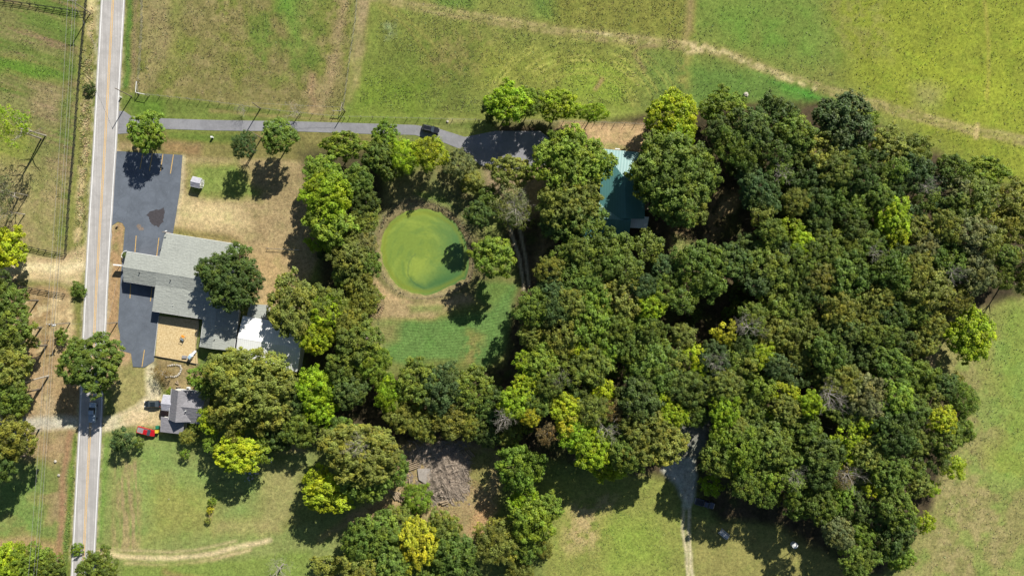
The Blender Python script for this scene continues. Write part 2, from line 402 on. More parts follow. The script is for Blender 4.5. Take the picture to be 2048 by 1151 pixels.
    area([(530,930),(600,940),(590,1040),(520,1060)], S(166, 150, 96), 18, 12, .6)
    area([(234,920),(276,920),(280,1098),(225,1098)], S(172, 144, 98), 8, 5, .85, 71, step(stretched(math.radians(88), 60, 3, 105), .35, .6))
    line([(214,880),(206,980),(198,1080)], 5, S(112, 140, 64), 5, 3, .8)
    line([(196,1106),(260,1114),(340,1116),(420,1108),(480,1092),(540,1080)], 4.5, S(226, 196, 150), 3.5, 2, .9)
    line([(196,1100),(260,1100),(340,1104),(410,1096),(470,1082)], 2.5, S(206, 178, 132), 3, 2, .7)
    line([(250,1126),(340,1130),(420,1120),(500,1098)], 3, S(214, 182, 132), 3, 2, .85)
    area([(240,1128),(500,1118),(620,1100),(620,1151),(230,1200)], S(126, 142, 66), 8, 6, .8)
    line([(330,1145),(400,1160)], 5, S(178, 130, 84), 8, 6, .6)
    area([(420,1040),(560,1035),(560,1060),(430,1070)], S(176, 156, 100), 10, 8, .5)
    line([(424,1010),(418,1040)], 4, S(170, 140, 90), 4, 2, .8)
    area([(560,880),(620,862),(610,900),(560,905)], S(190, 156, 110), 8, 6, .7)
    # south clearing by the brush pile
    area([(780,880),(1000,870),(1010,930),(990,1040),(950,1090),(900,1050),(830,1040),(760,1010),(640,1080),(700,1030),(770,985)], S(176, 146, 96), 10, 8)
    area([(930,900),(990,900),(980,980),(930,960)], S(138, 140, 74), 12, 10, .7)
    area([(960,1000),(990,1020),(960,1080),(935,1060)], S(206, 152, 100), 10, 6, .8)
    area([(700,1030),(780,995),(790,1010),(700,1060)], S(198, 154, 108), 8, 6, .8)
    # south field
    SF = [(1080,960),(1240,940),(1350,960),(1380,1151),(1380,1400),(1070,1400),(1090,1100)]
    area(SF, S(142, 144, 74), 8, 6)
    area([(1140,1010),(1220,990),(1200,1090),(1130,1100)], S(196, 162, 108), 20, 16, .75, 72, step(n_fin, .35, .6))
    area([(1200,1030),(1300,1040),(1330,1130),(1220,1151)], S(138, 154, 66), 22, 12, .8)
    area([(1385,1040),(1600,1060),(1700,1130),(1700,1400),(1385,1400)], S(148, 140, 78), 12, 10)
    # south-east field
    SE = [(1860,640),(1960,600),(2100,560),(2700,500),(2700,1500),(1780,1500),(1800,1151),(1840,1020)]
    area(SE, S(150, 142, 86), 12, 10)
    area([(1990,600),(2300,560),(2300,900),(2010,880),(1980,740)], S(132, 150, 66), 30, 18, .85)
    area([(1970,900),(2060,860),(2300,900),(2300,1000),(1990,960)], S(140, 156, 66), 24, 16, .8)
    area([(1880,960),(2000,960),(2040,1151),(1860,1151)], S(172, 150, 102), 24, 18, .5, 73, step(n_fin, .4, .6))
    area(SE, S(122, 146, 70), 12, 10, .55, 74, step(n_mid, .52, .66))
    area([(1850,690),(1880,700),(1870,745),(1850,740)], S(176, 144, 100), 8, 5)
    # --- big northern pasture
    N = [(768,-300),(2700,-300),(2700,420),(2060,400),(2030,360),(1900,330),(1740,240),(1640,200),(1400,205),(1170,245),(960,240),(700,232),(722,170)]
    area(N, S(128, 132, 66), 5, 4)
    area([(722,60),(960,60),(960,232),(705,232)], S(116, 126, 58), 30, 20, .7)
    area([(710,150),(860,150),(850,235),(700,232)], S(118, 140, 48), 34, 22, .7)
    area([(850,60),(1000,60),(960,160),(860,150)], S(140, 124, 74), 22, 14, .6, 75, step(n_fin, .35, .6))
    area([(960,100),(1200,90),(1300,180),(1150,190),(960,170)], S(140, 142, 64), 26, 14, .8)
    area([(1130,130),(1250,130),(1250,225),(1140,200)], S(136, 152, 58), 20, 12, .8)
    area([(1290,110),(1380,110),(1360,215),(1290,215)], S(108, 134, 64), 24, 16, .6)
    area([(1370,120),(1560,150),(1700,210),(1640,215),(1380,215)], S(98, 128, 60), 24, 14, .85)
    area([(1500,140),(1600,165),(1690,215),(1620,205)], S(82, 138, 52), 10, 8, .9)
    area([(1380,-60),(1680,-60),(1700,120),(1560,120),(1380,80)], S(112, 134, 60), 34, 22, .7)
    area([(1440,20),(1600,30),(1620,110),(1480,90)], S(100, 140, 54), 30, 24, .55, 76, step(n_mid, .35, .6))
    area([(1650,-60),(2700,-60),(2700,420),(2060,400),(1860,280),(1700,160)], S(140, 146, 52), 30, 14, .95)
    area([(1780,60),(2048,60),(2100,250),(1820,180)], S(152, 160, 50), 40, 24, .6, 78, step(n_mid, .35, .6))
    area([(1620,-30),(1760,-30),(1790,120),(1680,110)], S(136, 130, 74), 22, 16, .6, 79, step(n_fin, .4, .6))
    area([(1828,165),(1890,170),(1880,215),(1835,220)], S(160, 150, 96), 16, 10, .6)
    area([(1030,-60),(1380,-60),(1370,85),(1100,55)], S(130, 128, 60), 20, 14, .9)
    area([(1060,-20),(1110,-20),(1110,40),(1070,30)], S(104, 136, 62), 16, 10, .7)
    area([(860,-60),(960,-60),(940,20),(870,20)], S(106, 134, 60), 16, 10, .7)
    area([(1376,-20),(1392,-20),(1384,60),(1364,85)], S(158, 128, 80), 8, 6, .75)
    area([(1362,105),(1384,105),(1372,215),(1345,215)], S(160, 144, 80), 9, 8, .6, 96, step(n_fin, .3, .55))
    # tracks
    T1 = [(690,-20),(760,-5),(840,14),(930,30),(1040,48),(1160,68),(1280,80),(1380,92),(1450,105),(1560,150),(1640,175),(1740,205),(1860,238),(1955,262),(2100,290),(2400,340)]
    line(T1, 9, S(156, 140, 88), 9, 6, .6)
    line([(x, y-5) for x, y in T1], 2.2, S(190, 162, 112), 4, 4, .65, 80, step(n_fin, .3, .5))
    line([(x, y+7) for x, y in T1], 2.5, S(178, 148, 104), 4, 4, .6, 81, step(n_fin, .35, .55))
    line([(1380,92),(1450,105),(1560,150),(1640,180)], 3, S(220, 194, 144), 4, 4, .7, 82, step(n_fin, .4, .55))
    line([(1180,64),(1300,84)], 2.5, S(224, 200, 150), 3, 3, .8, 83, step(n_fin, .5, .6))
    area([(1368,84),(1412,88),(1410,106),(1372,104)], S(218, 188, 136), 7, 6, .8, 84, step(n_fin, .35, .55))
    line([(1310,90),(1280,95),(1268,108),(1290,140)], 3, S(156, 128, 84), 4, 2, .7)
    line([(1192,178),(1204,158)], 4, S(176, 136, 86), 4, 2, .8)
    for r_, k_ in ((92, .5), (101, .5), (118, .7), (127, .7), (140, .6), (160, .5), (169, .45)):
        m = sm(np.abs(np.hypot((U-1165)*.86, V-238)-r_)-1.6, 2)*(V < 215)*k_*step(n_mid, .3, .5); mix(m*1.3, S(178, 172, 90))
    line([(1955,250),(1952,275)], 4, S(206, 176, 112), 3, 1.5, .85)
    line([(1965,-20),(1975,40),(1978,120),(1974,200)], 3, S(172, 158, 72), 3.5, 3, .7)
    line([(760,14),(820,60),(870,130)], 2, S(156, 140, 76), 3, 3, .5)
    line([(775,8),(840,60),(900,120)], 2, S(156, 140, 76), 3, 3, .5)
    area([(768,40),(792,40),(790,80),(772,80)], S(150, 156, 116), 6, 5, .7, 85, step(n_fin, .4, .6))
    # tall grass strip in front of wood, top right
    area([(1140,215),(1320,225),(1320,245),(1140,240)], S(142, 150, 72), 6, 5, .8)
    # --- garden round the teal roofed house and woodland floor
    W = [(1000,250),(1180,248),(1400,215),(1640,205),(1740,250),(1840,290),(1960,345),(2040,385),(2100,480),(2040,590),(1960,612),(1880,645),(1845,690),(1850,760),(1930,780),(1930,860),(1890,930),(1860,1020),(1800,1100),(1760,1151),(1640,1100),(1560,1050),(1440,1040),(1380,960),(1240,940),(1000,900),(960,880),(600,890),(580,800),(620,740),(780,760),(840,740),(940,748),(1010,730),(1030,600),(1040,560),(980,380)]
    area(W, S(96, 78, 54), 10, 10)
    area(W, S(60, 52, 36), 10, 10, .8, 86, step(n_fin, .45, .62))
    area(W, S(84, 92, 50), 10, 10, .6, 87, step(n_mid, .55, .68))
    area([(1340,380),(1480,380),(1440,470),(1380,540),(1340,520)], S(176, 140, 92), 12, 10, .7, 88, step(n_fin, .4, .55))
    area([(1345,470),(1390,480),(1370,515),(1345,515)], S(142, 146, 84), 8, 6, .9)
    area([(1440,400),(1480,385),(1470,420),(1440,430)], S(178, 148, 100), 8, 6, .9)
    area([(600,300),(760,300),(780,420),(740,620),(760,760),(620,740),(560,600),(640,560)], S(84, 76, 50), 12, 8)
    area([(1120,242),(1290,250),(1300,300),(1180,305),(1110,275)], S(198, 156, 108), 7, 6)
    area([(1205,285),(1262,292),(1258,302),(1205,300)], S(140, 144, 84), 4, 4, .7)
    area([(960,300),(1100,300),(1110,380),(1060,420),(980,400)], S(158, 134, 100), 10, 8)
    area([(1030,395),(1090,340),(1110,420),(1070,430)], S(204, 160, 102), 10, 6, .8)
    area([(1080,460),(1140,440),(1130,560),(1060,560)], S(166, 132, 86), 10, 8, .8, 89, step(n_fin, .38, .6))
    area([(1324,940),(1342,918),(1388,912),(1394,950),(1388,1005),(1368,1005),(1352,968)], S(204, 200, 190), 5, 4)
    area([(1350,830),(1420,830),(1410,910),(1340,910)], S(150, 148, 142), 8, 4, .8)
    line([(1381,1000),(1377,1060),(1381,1110),(1388,1180)], 3, S(214, 196, 160), 2, 1.5, .95)
    line([(1370,980),(1366,1060),(1374,1110),(1378,1180)], 3, S(204, 186, 152), 2, 1.5, .95)
    line([(1376,950),(1374,1010)], 9, S(200, 192, 176), 3, 2, .9)
    # --- pond surroundings
    area([(780,360),(880,320),(960,400),(980,560),(1040,560),(1030,620),(940,600),(760,640),(745,560),(750,440)], S(124, 116, 72), 8, 6)
    area([(860,340),(900,380),(950,420),(960,470),(900,430),(860,400)], S(134, 136, 82), 10, 7, .8)
    area([(830,385),(890,395),(905,420),(850,405)], S(104, 128, 54), 7, 5, .8)
    area([(745,560),(770,580),(830,610),(930,590),(960,600),(860,634),(740,640)], S(176, 146, 98), 9, 8)
    line([(752,560),(775,590),(830,612),(900,606)], 3, S(214, 170, 116), 4, 3, .8)
    area([(815,610),(890,608),(885,622),(820,626)], S(132, 142, 84), 5, 4, .8)
    area([(960,560),(1040,570),(1010,620),(950,600)], S(106, 128, 64), 6, 5)
    area([(748,640),(860,640),(980,620),(1030,570),(1010,700),(960,745),(900,742),(780,720),(760,740)], S(108, 138, 74), 7, 5)
    area([(746,640),(800,640),(790,680),(760,700),(762,745),(745,745)], S(160, 138, 92), 12, 10, .6)
    area([(935,660),(970,670),(950,740),(920,740)], S(150, 128, 76), 12, 8, .7, 90, step(n_fin, .35, .6))
    area([(850,715),(960,725),(950,750),(840,745)], S(128, 124, 66), 8, 6, .7)
    line([(1010,400),(1024,470),(1040,520),(1048,580)], 2.6, S(196, 176, 150), 1.6, 1, .95)
    line([(1022,400),(1040,460),(1052,520),(1058,570)], 2.4, S(196, 176, 150), 1.6, 1, .95)
    d = sdpoly(*warp(U, V, 3, 20, 91), BANK)
    mix(sm(d, 3)*1.0, S(148, 130, 90)); mix(sm(np.abs(d+1)-1.6, 1.4)*.7, S(116, 98, 74))
    mix(sm(np.abs(d-5)-2, 2)*.5*(V < 470), S(150, 136, 100))
    d2 = sdpoly(*warp(U, V, 3, 16, 92), POND)
    mix(sm(d2-6, 3)*.6, S(134, 122, 74)); mix(sm(d2-2, 2.5), S(122, 128, 60))
    line(offs_([(204,-100),(188,300),(172,575),(160,860),(144,1151)], -3), 3.5, S(186, 172, 140), 3, 4, .8, 161, step(n_fin, .35, .5))
    line(offs_([(252,-100),(231,300),(214,575),(202,860),(186,1151)], 3), 3, S(182, 166, 134), 3, 4, .7, 162, step(n_fin, .4, .55))
    # overall variation of the sward
    v = 1.03*(1+(n_fin-.5)*.36+(n_mid-.5)*.22)
    L = (C*np.array([.3, .6, .1])).sum(-1, keepdims=True); red = np.clip(C[..., :1]/(C[..., 1:2]+1e-6)-1.0, 0, .5); kk = red*.42+.02; C = C*(1-kk)+L*kk*np.array([1.02, 1, .92]); C = C*np.array([.95, 1.015, .96])
    return np.clip(C*v[..., None], 0, 1)

def rows_paint(U, V):       # phase (in rows) and strength of mown / sown rows
    ph = np.zeros(U.shape); am = np.zeros(U.shape)
    def put(pts, phase, k, soft=8):
        nonlocal ph, am
        m = sm(sdpoly(U, V, pts), soft); ph = np.where(m > .02, phase, ph); am = np.maximum(am*(m < .02), m*k)
    put([(748,640),(860,640),(980,620),(1030,570),(1010,700),(960,745),(900,742),(780,720)], np.hypot((U-860)*.8, V-300)/5.6+fbm(U, V, 18, 402)*.5, .38)
    a = math.radians(17); put([(-200,-200),(165,-200),(130,330),(-200,330)], (-U*math.sin(a)+V*math.cos(a))/8.5+fbm(U, V, 40, 401)*2.2, .22)
    put([(370,265),(480,265),(640,268),(640,310),(370,300)], (V+U*.02)/6, .15)
    put([(380,150),(640,160),(640,215),(380,195)], (V-U*.06)/6, .12)
    put([(470,390),(620,330),(620,420),(500,470)], (V+U*.05)/6.2, .1)
    put([(760,60),(960,90),(920,225),(760,225)], (U*.5+V*.6)/9, .2)
    put([(1380,120),(1640,190),(1640,215),(1380,200)], (V-U*.33)/7, .12)
    return ph, am

def terrain_h(U, V):
    d = sdpoly(*warp(U, V, 5, 12, 93), POND); db = sdpoly(*warp(U, V, 4, 14, 94), BANK)
    z = -.30*sm(db+1, 3.5)-.25*sm(db+8, 8)-.9*sm(d+1, 7)
    return z
FLAT = [[(200,-400),(252,-400),(236,180),(262,232),(340,236),(900,240),(1110,280),(1090,340),(940,300),(740,272),(262,268),(240,300),(366,308),(356,450),(345,470),(330,640),(306,720),(240,730),(205,870),(185,1151),(180,1500),(138,1500),(160,860),(172,575),(190,300)]]
def build_ground():
    gx = np.concatenate([-np.geomspace(3000, 170, 24)[:-1], np.arange(-170, 170.01, .5), np.geomspace(170, 3000, 24)[1:]])
    gy = np.concatenate([-np.geomspace(3000, 100, 26)[:-1], np.arange(-100, 100.01, .5), np.geomspace(100, 3000, 26)[1:]])
    X, Y = np.meshgrid(gx, gy); U = 1024+K*X; V = 575.5-K*Y
    Z = terrain_h(U, V)
    flat = sm(sdpoly(U, V, FLAT[0])-6, 3)
    rel = -.16*(1-fbm(X, Y, 1.6, 200, 3))-.14*(1-fbm(X, Y, 6, 210, 2))
    Z = Z+(rel+.02)*(1-flat)-.03*flat
    me = mesh_grid('ground', X, Y, Z)
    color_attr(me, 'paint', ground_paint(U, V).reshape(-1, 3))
    ph, am = rows_paint(U, V); color_attr(me, 'rows', np.stack([ph, am, ph*0], -1).reshape(-1, 3))
    m, nt, b = mat_base('ground'); pos = wpos(nt)
    at = nd(nt, 'ShaderNodeAttribute', attribute_name='paint'); rw = nd(nt, 'ShaderNodeAttribute', attribute_name='rows')
    n1 = noise(nt, 1.1, 5, .75, pos); n2 = noise(nt, 4.5, 3, .7, pos); n3 = noise(nt, .22, 4, .6, pos); n4 = noise(nt, 2.3, 2, .5, pos)
    f = ramp(nt, n1, .32, .68, .66, 1.34)
    def mul(a, b_):
        x = nd(nt, 'ShaderNodeMath', operation='MULTIPLY')
        for i, q in enumerate((a, b_)):
            if isinstance(q, (int, float)): x.inputs[i].default_value = q
            else: nt.links.new(q, x.inputs[i])
        return x.outputs[0]
    f = mul(f, ramp(nt, n2, .3, .7, .72, 1.28)); f = mul(f, ramp(nt, n4, .58, .70, 1, .72))
    sp = nd(nt, 'ShaderNodeSeparateColor'); nt.links.new(rw.outputs['Color'], sp.inputs[0])
    jn = nd(nt, 'ShaderNodeMath', operation='MULTIPLY_ADD'); nt.links.new(n1, jn.inputs[0]); jn.inputs[1].default_value = .5; nt.links.new(sp.outputs[0], jn.inputs[2])
    sn = nd(nt, 'ShaderNodeMath', operation='SINE'); nt.links.new(mul(jn.outputs[0], 2*math.pi), sn.inputs[0])
    st = mul(ramp(nt, sn.outputs[0], -1, 1, 0, .5), sp.outputs[1])
    one = nd(nt, 'ShaderNodeMath', operation='SUBTRACT'); one.inputs[0].default_value = 1.0; nt.links.new(st, one.inputs[1])
    f = mul(f, one.outputs[0])
    vm = nd(nt, 'ShaderNodeVectorMath', operation='SCALE'); nt.links.new(at.outputs['Color'], vm.inputs[0]); nt.links.new(f, vm.inputs['Scale'])
    dry = mixc(nt, 1.0, vm.outputs[0], (1.35, 1.08, .95), 'MULTIPLY')
    c = mixc(nt, ramp(nt, n2, .5, .75, 0, .55), vm.outputs[0], dry)
    grn = mixc(nt, 1.0, c, (.82, .98, .8), 'MULTIPLY')
    c = mixc(nt, ramp(nt, n3, .48, .66, 0, .5), c, grn)
    nt.links.new(c, b.inputs['Base Color']); b.inputs['Roughness'].default_value = .95; b.inputs['Specular IOR Level'].default_value = .15
    h = mul(n2, 1.0); bump(nt, b, h, .5, .08)
    me.materials.append(m); me.shade_smooth() if hasattr(me, 'shade_smooth') else None
    o = link('ground', me); tag(o, 'pasture, lawns, dirt tracks and woodland floor under everything', kind='structure')
    return o
build_ground()

# ------------------------------------------------------------------ pavements as sheets
def sheet(name, pts, z, material, label, n_sub=0):
    mb = MB(); mb.prism([tuple(P(x, y)[:2]) for x, y in pts], z-.06, z); o = mb.build(name, material)
    return tag(o, label, kind='structure')
def asphalt(name, col, crack=.5, streak=False):
    m, nt, b = mat_base(name); pos = wpos(nt)
    n1 = noise(nt, .35, 4, .6, pos, .4); n2 = noise(nt, 6, 4, .7, pos); n3 = noise(nt, 1.4, 5, .7, pos, .6)
    k = mixc(nt, ramp(nt, n1, .3, .7, 0, 1), tuple(c*1.1 for c in col), tuple(c*.82 for c in col))
    k = mixc(nt, ramp(nt, n2, .3, .75, 0, .45), k, tuple(c*.66 for c in col))
    k = mixc(nt, ramp(nt, n3, .53, .68, 0, .45), k, tuple(min(1, c*1.25+.015) for c in col)); n6 = noise(nt, .12, 4, .7, pos, .8); k = mixc(nt, ramp(nt, n6, .45, .65, 0, .45), k, tuple(min(1, c*1.3+.01) for c in col)); n5 = noise(nt, .9, 5, .8, pos, 1.0); k = mixc(nt, ramp(nt, n5, .52, .66, 0, .22), k, tuple(c*.7 for c in col))
    vo = nd(nt, 'ShaderNodeTexVoronoi', feature='DISTANCE_TO_EDGE'); vo.inputs['Scale'].default_value = .22
    wv = nd(nt, 'ShaderNodeVectorMath', operation='ADD'); nz = nd(nt, 'ShaderNodeTexNoise'); nz.inputs['Scale'].default_value = .8; nt.links.new(pos, nz.inputs['Vector'])
    nt.links.new(pos, wv.inputs[0]); nt.links.new(nz.outputs['Color'], wv.inputs[1]); nt.links.new(wv.outputs[0], vo.inputs['Vector'])
    k = mixc(nt, ramp(nt, vo.outputs[0], .0, .03, crack*.7, 0), k, tuple(c*.45 for c in col))
    if streak:
        mp = nd(nt, 'ShaderNodeMapping'); mp.inputs['Rotation'].default_value = (0, 0, math.radians(3.0)); mp.inputs['Scale'].default_value = (2.2, .03, 1)
        nt.links.new(pos, mp.inputs[0]); ns = noise(nt, 1.0, 3, .6, mp.outputs[0]); k = mixc(nt, ramp(nt, ns, .44, .58, 0, .6), k, tuple(c*.7 for c in col))
    nt.links.new(k, b.inputs['Base Color']); b.inputs['Roughness'].default_value = .85; bump(nt, b, n2, .25, .02)
    return m
M['road'] = asphalt('road_surface', S(194, 190, 186), .2, True)
M['asphalt'] = asphalt('car_park_asphalt', S(104, 112, 123), .35)
M['drive'] = asphalt('driveway_asphalt', S(146, 146, 150), .3)
M['sand'] = mat('playground_sand', S(230, 208, 160), .2, 2.0, .95, col2=S(186, 156, 104))
M['edge_white'] = mat('road_line_white', (.80, .80, .78), .1, 3, .6, bmp=0)
M['edge_yellow'] = mat('road_line_yellow', S(242, 198, 122), .15, 3, .6, bmp=0)

RL = [(212,-150),(204.5,0),(196,150),(188,300),(179,450),(172,575),(165,720),(159.5,860),(152,1000),(144.5,1145),(137,1300)]
RR = [(257,-150),(247.5,0),(239,150),(230.5,300),(221,450),(213.5,575),(207,720),(201,860),(193.5,1000),(186.5,1145),(178,1300)]
def offs(line, d): return [(x+d, y) for x, y in line]
sheet('road', offs(RL, -3)+offs(RR, 3)[::-1], .03, M['road'], 'pale grey two lane road running up the left side')
# a dark patched outline is left out: the road is even
def strip(line, w, z, material, name, label, parent=None):
    mb = MB(); mb.prism([tuple(P(x-w/2, y)[:2]) for x, y in line]+[tuple(P(x+w/2, y)[:2]) for x, y in line[::-1]], z-.01, z)
    return mb.build(name, material)
RC = [((a[0]+b[0])/2+.3, a[1]) for a, b in zip(RL, RR)]
for nm, ln, w, mt, lb in (('road_edge_line', RL, 1.5, 'edge_white', 'white line along the left edge of the road'),
                          ('road_edge_line', RR, 1.5, 'edge_white', 'white line along the right edge of the road'),
                          ('road_centre_line', offs(RC, -1.6), 1.3, 'edge_yellow', 'left stripe of the double yellow line on the road'),
                          ('road_centre_line', offs(RC, 1.2), 1.3, 'edge_yellow', 'right stripe of the double yellow line on the road')):
    o = strip(ln, w, .038, M[mt], nm, lb); tag(o, lb, kind='structure')
sheet('parking_lot', [(234,302),(365,310),(360,380),(352,430),(345,472),(337,560),(316,640),(308,722),(288,734),(266,733),(262,706),(240,700),(240,668),(236,650),(241,560),(250,455),(245,446),(236,443),(222,452),(214,470),(220,440),(229,330)], .022, M['asphalt'], 'blue grey asphalt parking lot between road and church')
sheet('parking_lot', [(213,470),(222,452),(224,470),(216,520)], .012, M['road'], 'pale sliver of pavement beside the road island')
sheet('driveway', [(236,222),(248,222),(262,232),(330,237),(430,240),(600,243),(740,247),(830,250),(880,258),(930,274),(990,262),(1080,262),(1110,285),(1092,330),(1010,340),(960,330),(930,302),(890,286),(830,270),(740,268),(600,263),(430,261),(330,258),(290,258),(262,266),(234,268)], .024, M['drive'], 'long grey asphalt driveway from the road towards the house')
# patches and stains on the parking lot
M['patch'] = mat('dark_patch', S(78, 74, 78), .3, 2, .9, col2=S(60, 56, 58))
M['dirtpatch'] = mat('dirt_patch', S(150, 134, 120), .3, 3, .95)
jg = random.Random(3)
def ragged(pts, n=5, a=1.6):
    o = []
    for (x0, y0), (x1, y1) in zip(pts, pts[1:]+pts[:1]):
        for i in range(n): o.append((x0+(x1-x0)*i/n+jg.uniform(-a, a), y0+(y1-y0)*i/n+jg.uniform(-a, a)))
    return o
sheet('asphalt_patch', ragged([(293,430),(302,422),(327,416),(329,424),(326,444),(317,453),(303,449),(300,440)]), .028, M['patch'], 'dark broken asphalt patch on the parking lot')
sheet('asphalt_patch', ragged([(272,449),(282,450),(288,457),(284,462),(276,458)]), .028, M['dirtpatch'], 'small dusty patch on the parking lot')
sheet('sandbox', [(318,631),(396,640),(398,650),(392,690),(396,727),(380,725),(311,711)], .03, M['sand'], 'yellow sand of the playground behind the church')
stalls = [((286,305),(280,338)),((305,306),(299,342)),((326,308),(321,342)),((347,309),(341,347)),((272.5,471),(270,504)),((318,475),(313.5,512)),
          ((261.5,568),(260,596)),((304.5,572),(301,602)),((289,699),(284,733))]
near = ['leftmost of the four under the tree shadow at the top','second from left of the four at the top','third from left of the four at the top','rightmost of the four at the top',
        'left one just above the church wing','right one just above the church wing','left one just below the church wing','right one just below the church wing','lone one at the bottom end of the lot']
for (a, b), t in zip(stalls, near):
    p, q = P(*a), P(*b); d = (q-p).normalized(); n = Vector((-d.y, d.x, 0))*.11
    mb = MB(); mb.prism([(p+n)[:2], (q+n)[:2], (q-n)[:2], (p-n)[:2]], .0285, .034)
    tag(mb.build('parking_stripe', M['yellowpaint']), 'faded yellow parking stripe, '+t, group='parking stripes on the lot', kind='structure')

# ------------------------------------------------------------------ pond
def build_pond():
    us = np.arange(752, 946, 1.2); vs_ = np.arange(410, 598, 1.2); U, V = np.meshgrid(us, vs_)
    X = (U-1024)/K; Y = (575.5-V)/K
    C = np.zeros(U.shape+(3,)); C[:] = S(128, 150, 66)
    cx, cy = 860, 515; r = np.hypot(U-cx, V-cy); th = np.arctan2(V-cy, U-cx)
    sw = fbm(r*np.cos(th+r*.018), r*np.sin(th+r*.018), 26, 301); sw2 = fbm(r*1.0, th*22+r*.35, 9, 311)
    def mix(m, c):
        nonlocal C
        C = C*(1-m[..., None])+np.array(c)*m[..., None]
    mix(np.clip((sw-.42)/.25, 0, 1)*.8, S(150, 168, 74)); mix(np.clip((sw2-.52)/.2, 0, 1)*.4, S(98, 130, 66))
    mix(sm(sdpoly(*warp(U, V, 14, 40, 340), [(880,440),(960,440),(960,600),(840,600),(850,560),(890,520)]), 26)*.85, S(84, 124, 72))
    wu, wv = warp(U, V, 3, 9, 320)
    streak = [(829,508),(821,518),(815,530),(816,548),(822,560),(834,570),(848,577)]
    mix(sm(segdist(wu, wv, streak)-1.0, 1.6)*.65*np.clip(.35+fbm(U, V, 5, 331), 0, 1), S(44, 92, 62))
    wide = [(820,562),(834,571),(850,577),(868,566),(885,560),(905,555),(928,552),(940,548)]
    mix(sm(segdist(wu, wv, wide)-4, 7)*.75, S(60, 104, 66))
    mix(sm(sdpoly(wu, wv, [(868,545),(940,520),(940,560),(890,572),(862,572)]), 9)*.55, S(78, 116, 62))
    d = sdpoly(U, V, POND); mix(sm(np.abs(d+3)-3, 4)*.6, S(132, 140, 48))
    me = mesh_grid('pond_water', X, Y, np.full(U.shape, -.82)); color_attr(me, 'paint', C.reshape(-1, 3))
    m, nt, b = mat_base('algae_water'); at = nd(nt, 'ShaderNodeAttribute', attribute_name='paint'); pos = wpos(nt); n = noise(nt, 1.5, 4, .7, pos)
    vm = nd(nt, 'ShaderNodeVectorMath', operation='SCALE'); nt.links.new(at.outputs['Color'], vm.inputs[0]); nt.links.new(ramp(nt, n, .3, .7, .92, 1.08), vm.inputs['Scale'])
    nt.links.new(vm.outputs[0], b.inputs['Base Color']); b.inputs['Roughness'].default_value = .35; b.inputs['Specular IOR Level'].default_value = .3
    me.materials.append(m); o = link('pond_water', me); tag(o, 'round pond covered in swirling bright green algae', kind='structure')
build_pond()
# ------------------------------------------------------------------ grass tufts and weeds (nobody could count them)
def tufts(name, n, regions, smin, smax, seed, label, tone=(.55, 1.25), tint=(1, 1, 1), hgt=.5, lean=.9, thresh=0):
    rs = np.random.RandomState(seed); U = []; V = []
    for pts, w in regions:
        p = np.array(pts); x0, y0 = p.min(0); x1, y1 = p.max(0); k = int(n*w)
        u = rs.uniform(x0, x1, k*4); v = rs.uniform(y0, y1, k*4); ok = sdpoly(u, v, pts) < 0
        ok &= (sdpoly(u, v, BANK) > -6) & (sdpoly(u, v, FLAT[0]) > 7)
        sf = fbm(u, v, 26, seed+9); ok &= (sdpoly(u, v, pts) < -14*sf) & (rs.rand(k*4) < np.clip((sf-.3)*3.2, .1, 1))
        if thresh: ok &= fbm(u, v, 14, seed+5) > thresh
        U.append(u[ok][:k]); V.append(v[ok][:k])
    U = np.concatenate(U); V = np.concatenate(V); X = (U-1024)/K; Y = (575.5-V)/K; m = len(U)
    base = ground_paint(U.reshape(1, -1), V.reshape(1, -1))[0]
    nb = 3; co = np.zeros((m, nb, 4, 3)); s = rs.uniform(smin, smax, m)*(1+rs.rand(m)**3)
    for b in range(nb):
        a = rs.uniform(0, 2*math.pi, m); dx, dy = np.cos(a), np.sin(a); w = s*.32
        h = s*hgt*rs.uniform(.5, 1, m); L = s*lean*rs.uniform(.4, 1, m)
        z0 = np.full(m, -.12)
        co[:, b, 0] = np.stack([X-dy*w, Y+dx*w, z0], -1); co[:, b, 1] = np.stack([X+dy*w, Y-dx*w, z0], -1)
        co[:, b, 2] = np.stack([X+dx*L+dy*w*.5, Y+dy*L-dx*w*.5, h], -1); co[:, b, 3] = np.stack([X+dx*L-dy*w*.5, Y+dy*L+dx*w*.5, h], -1)
    nf = m*nb; me = bpy.data.meshes.new(name); me.vertices.add(nf*4); me.loops.add(nf*4); me.polygons.add(nf)
    me.vertices.foreach_set('co', co.astype(np.float32).ravel()); me.loops.foreach_set('vertex_index', np.arange(nf*4, dtype=np.int32))
    me.polygons.foreach_set('loop_start', np.arange(nf, dtype=np.int32)*4); me.polygons.foreach_set('loop_total', np.full(nf, 4, np.int32)); me.update()
    c = base*rs.uniform(tone[0], tone[1], (m, 1))*np.array(tint)*(1+rs.uniform(-.12, .12, (m, 3)))
    color_attr(me, 'paint', np.repeat(c, nb*4, 0)); me.materials.append(M['tuft']); o = link(name, me)
    return tag(o, label, 'grass', kind='stuff')
m, nt, b = mat_base('grass_tufts'); at = nd(nt, 'ShaderNodeAttribute', attribute_name='paint'); nt.links.new(at.outputs['Color'], b.inputs['Base Color']); b.inputs['Roughness'].default_value = .8
M['tuft'] = m
NF = [(768,-20),(1380,-20),(1370,215),(1170,215),(960,232),(705,230),(722,150)]
tufts('meadow_grass', 9500, [(NF, .75), ([(1380,-20),(2060,-20),(2060,380),(1900,320),(1740,235),(1640,200),(1380,205)], .28)], .13, .30, 900, 'rough grass tufts across the upper pasture', (.8, 1.08), hgt=.1)
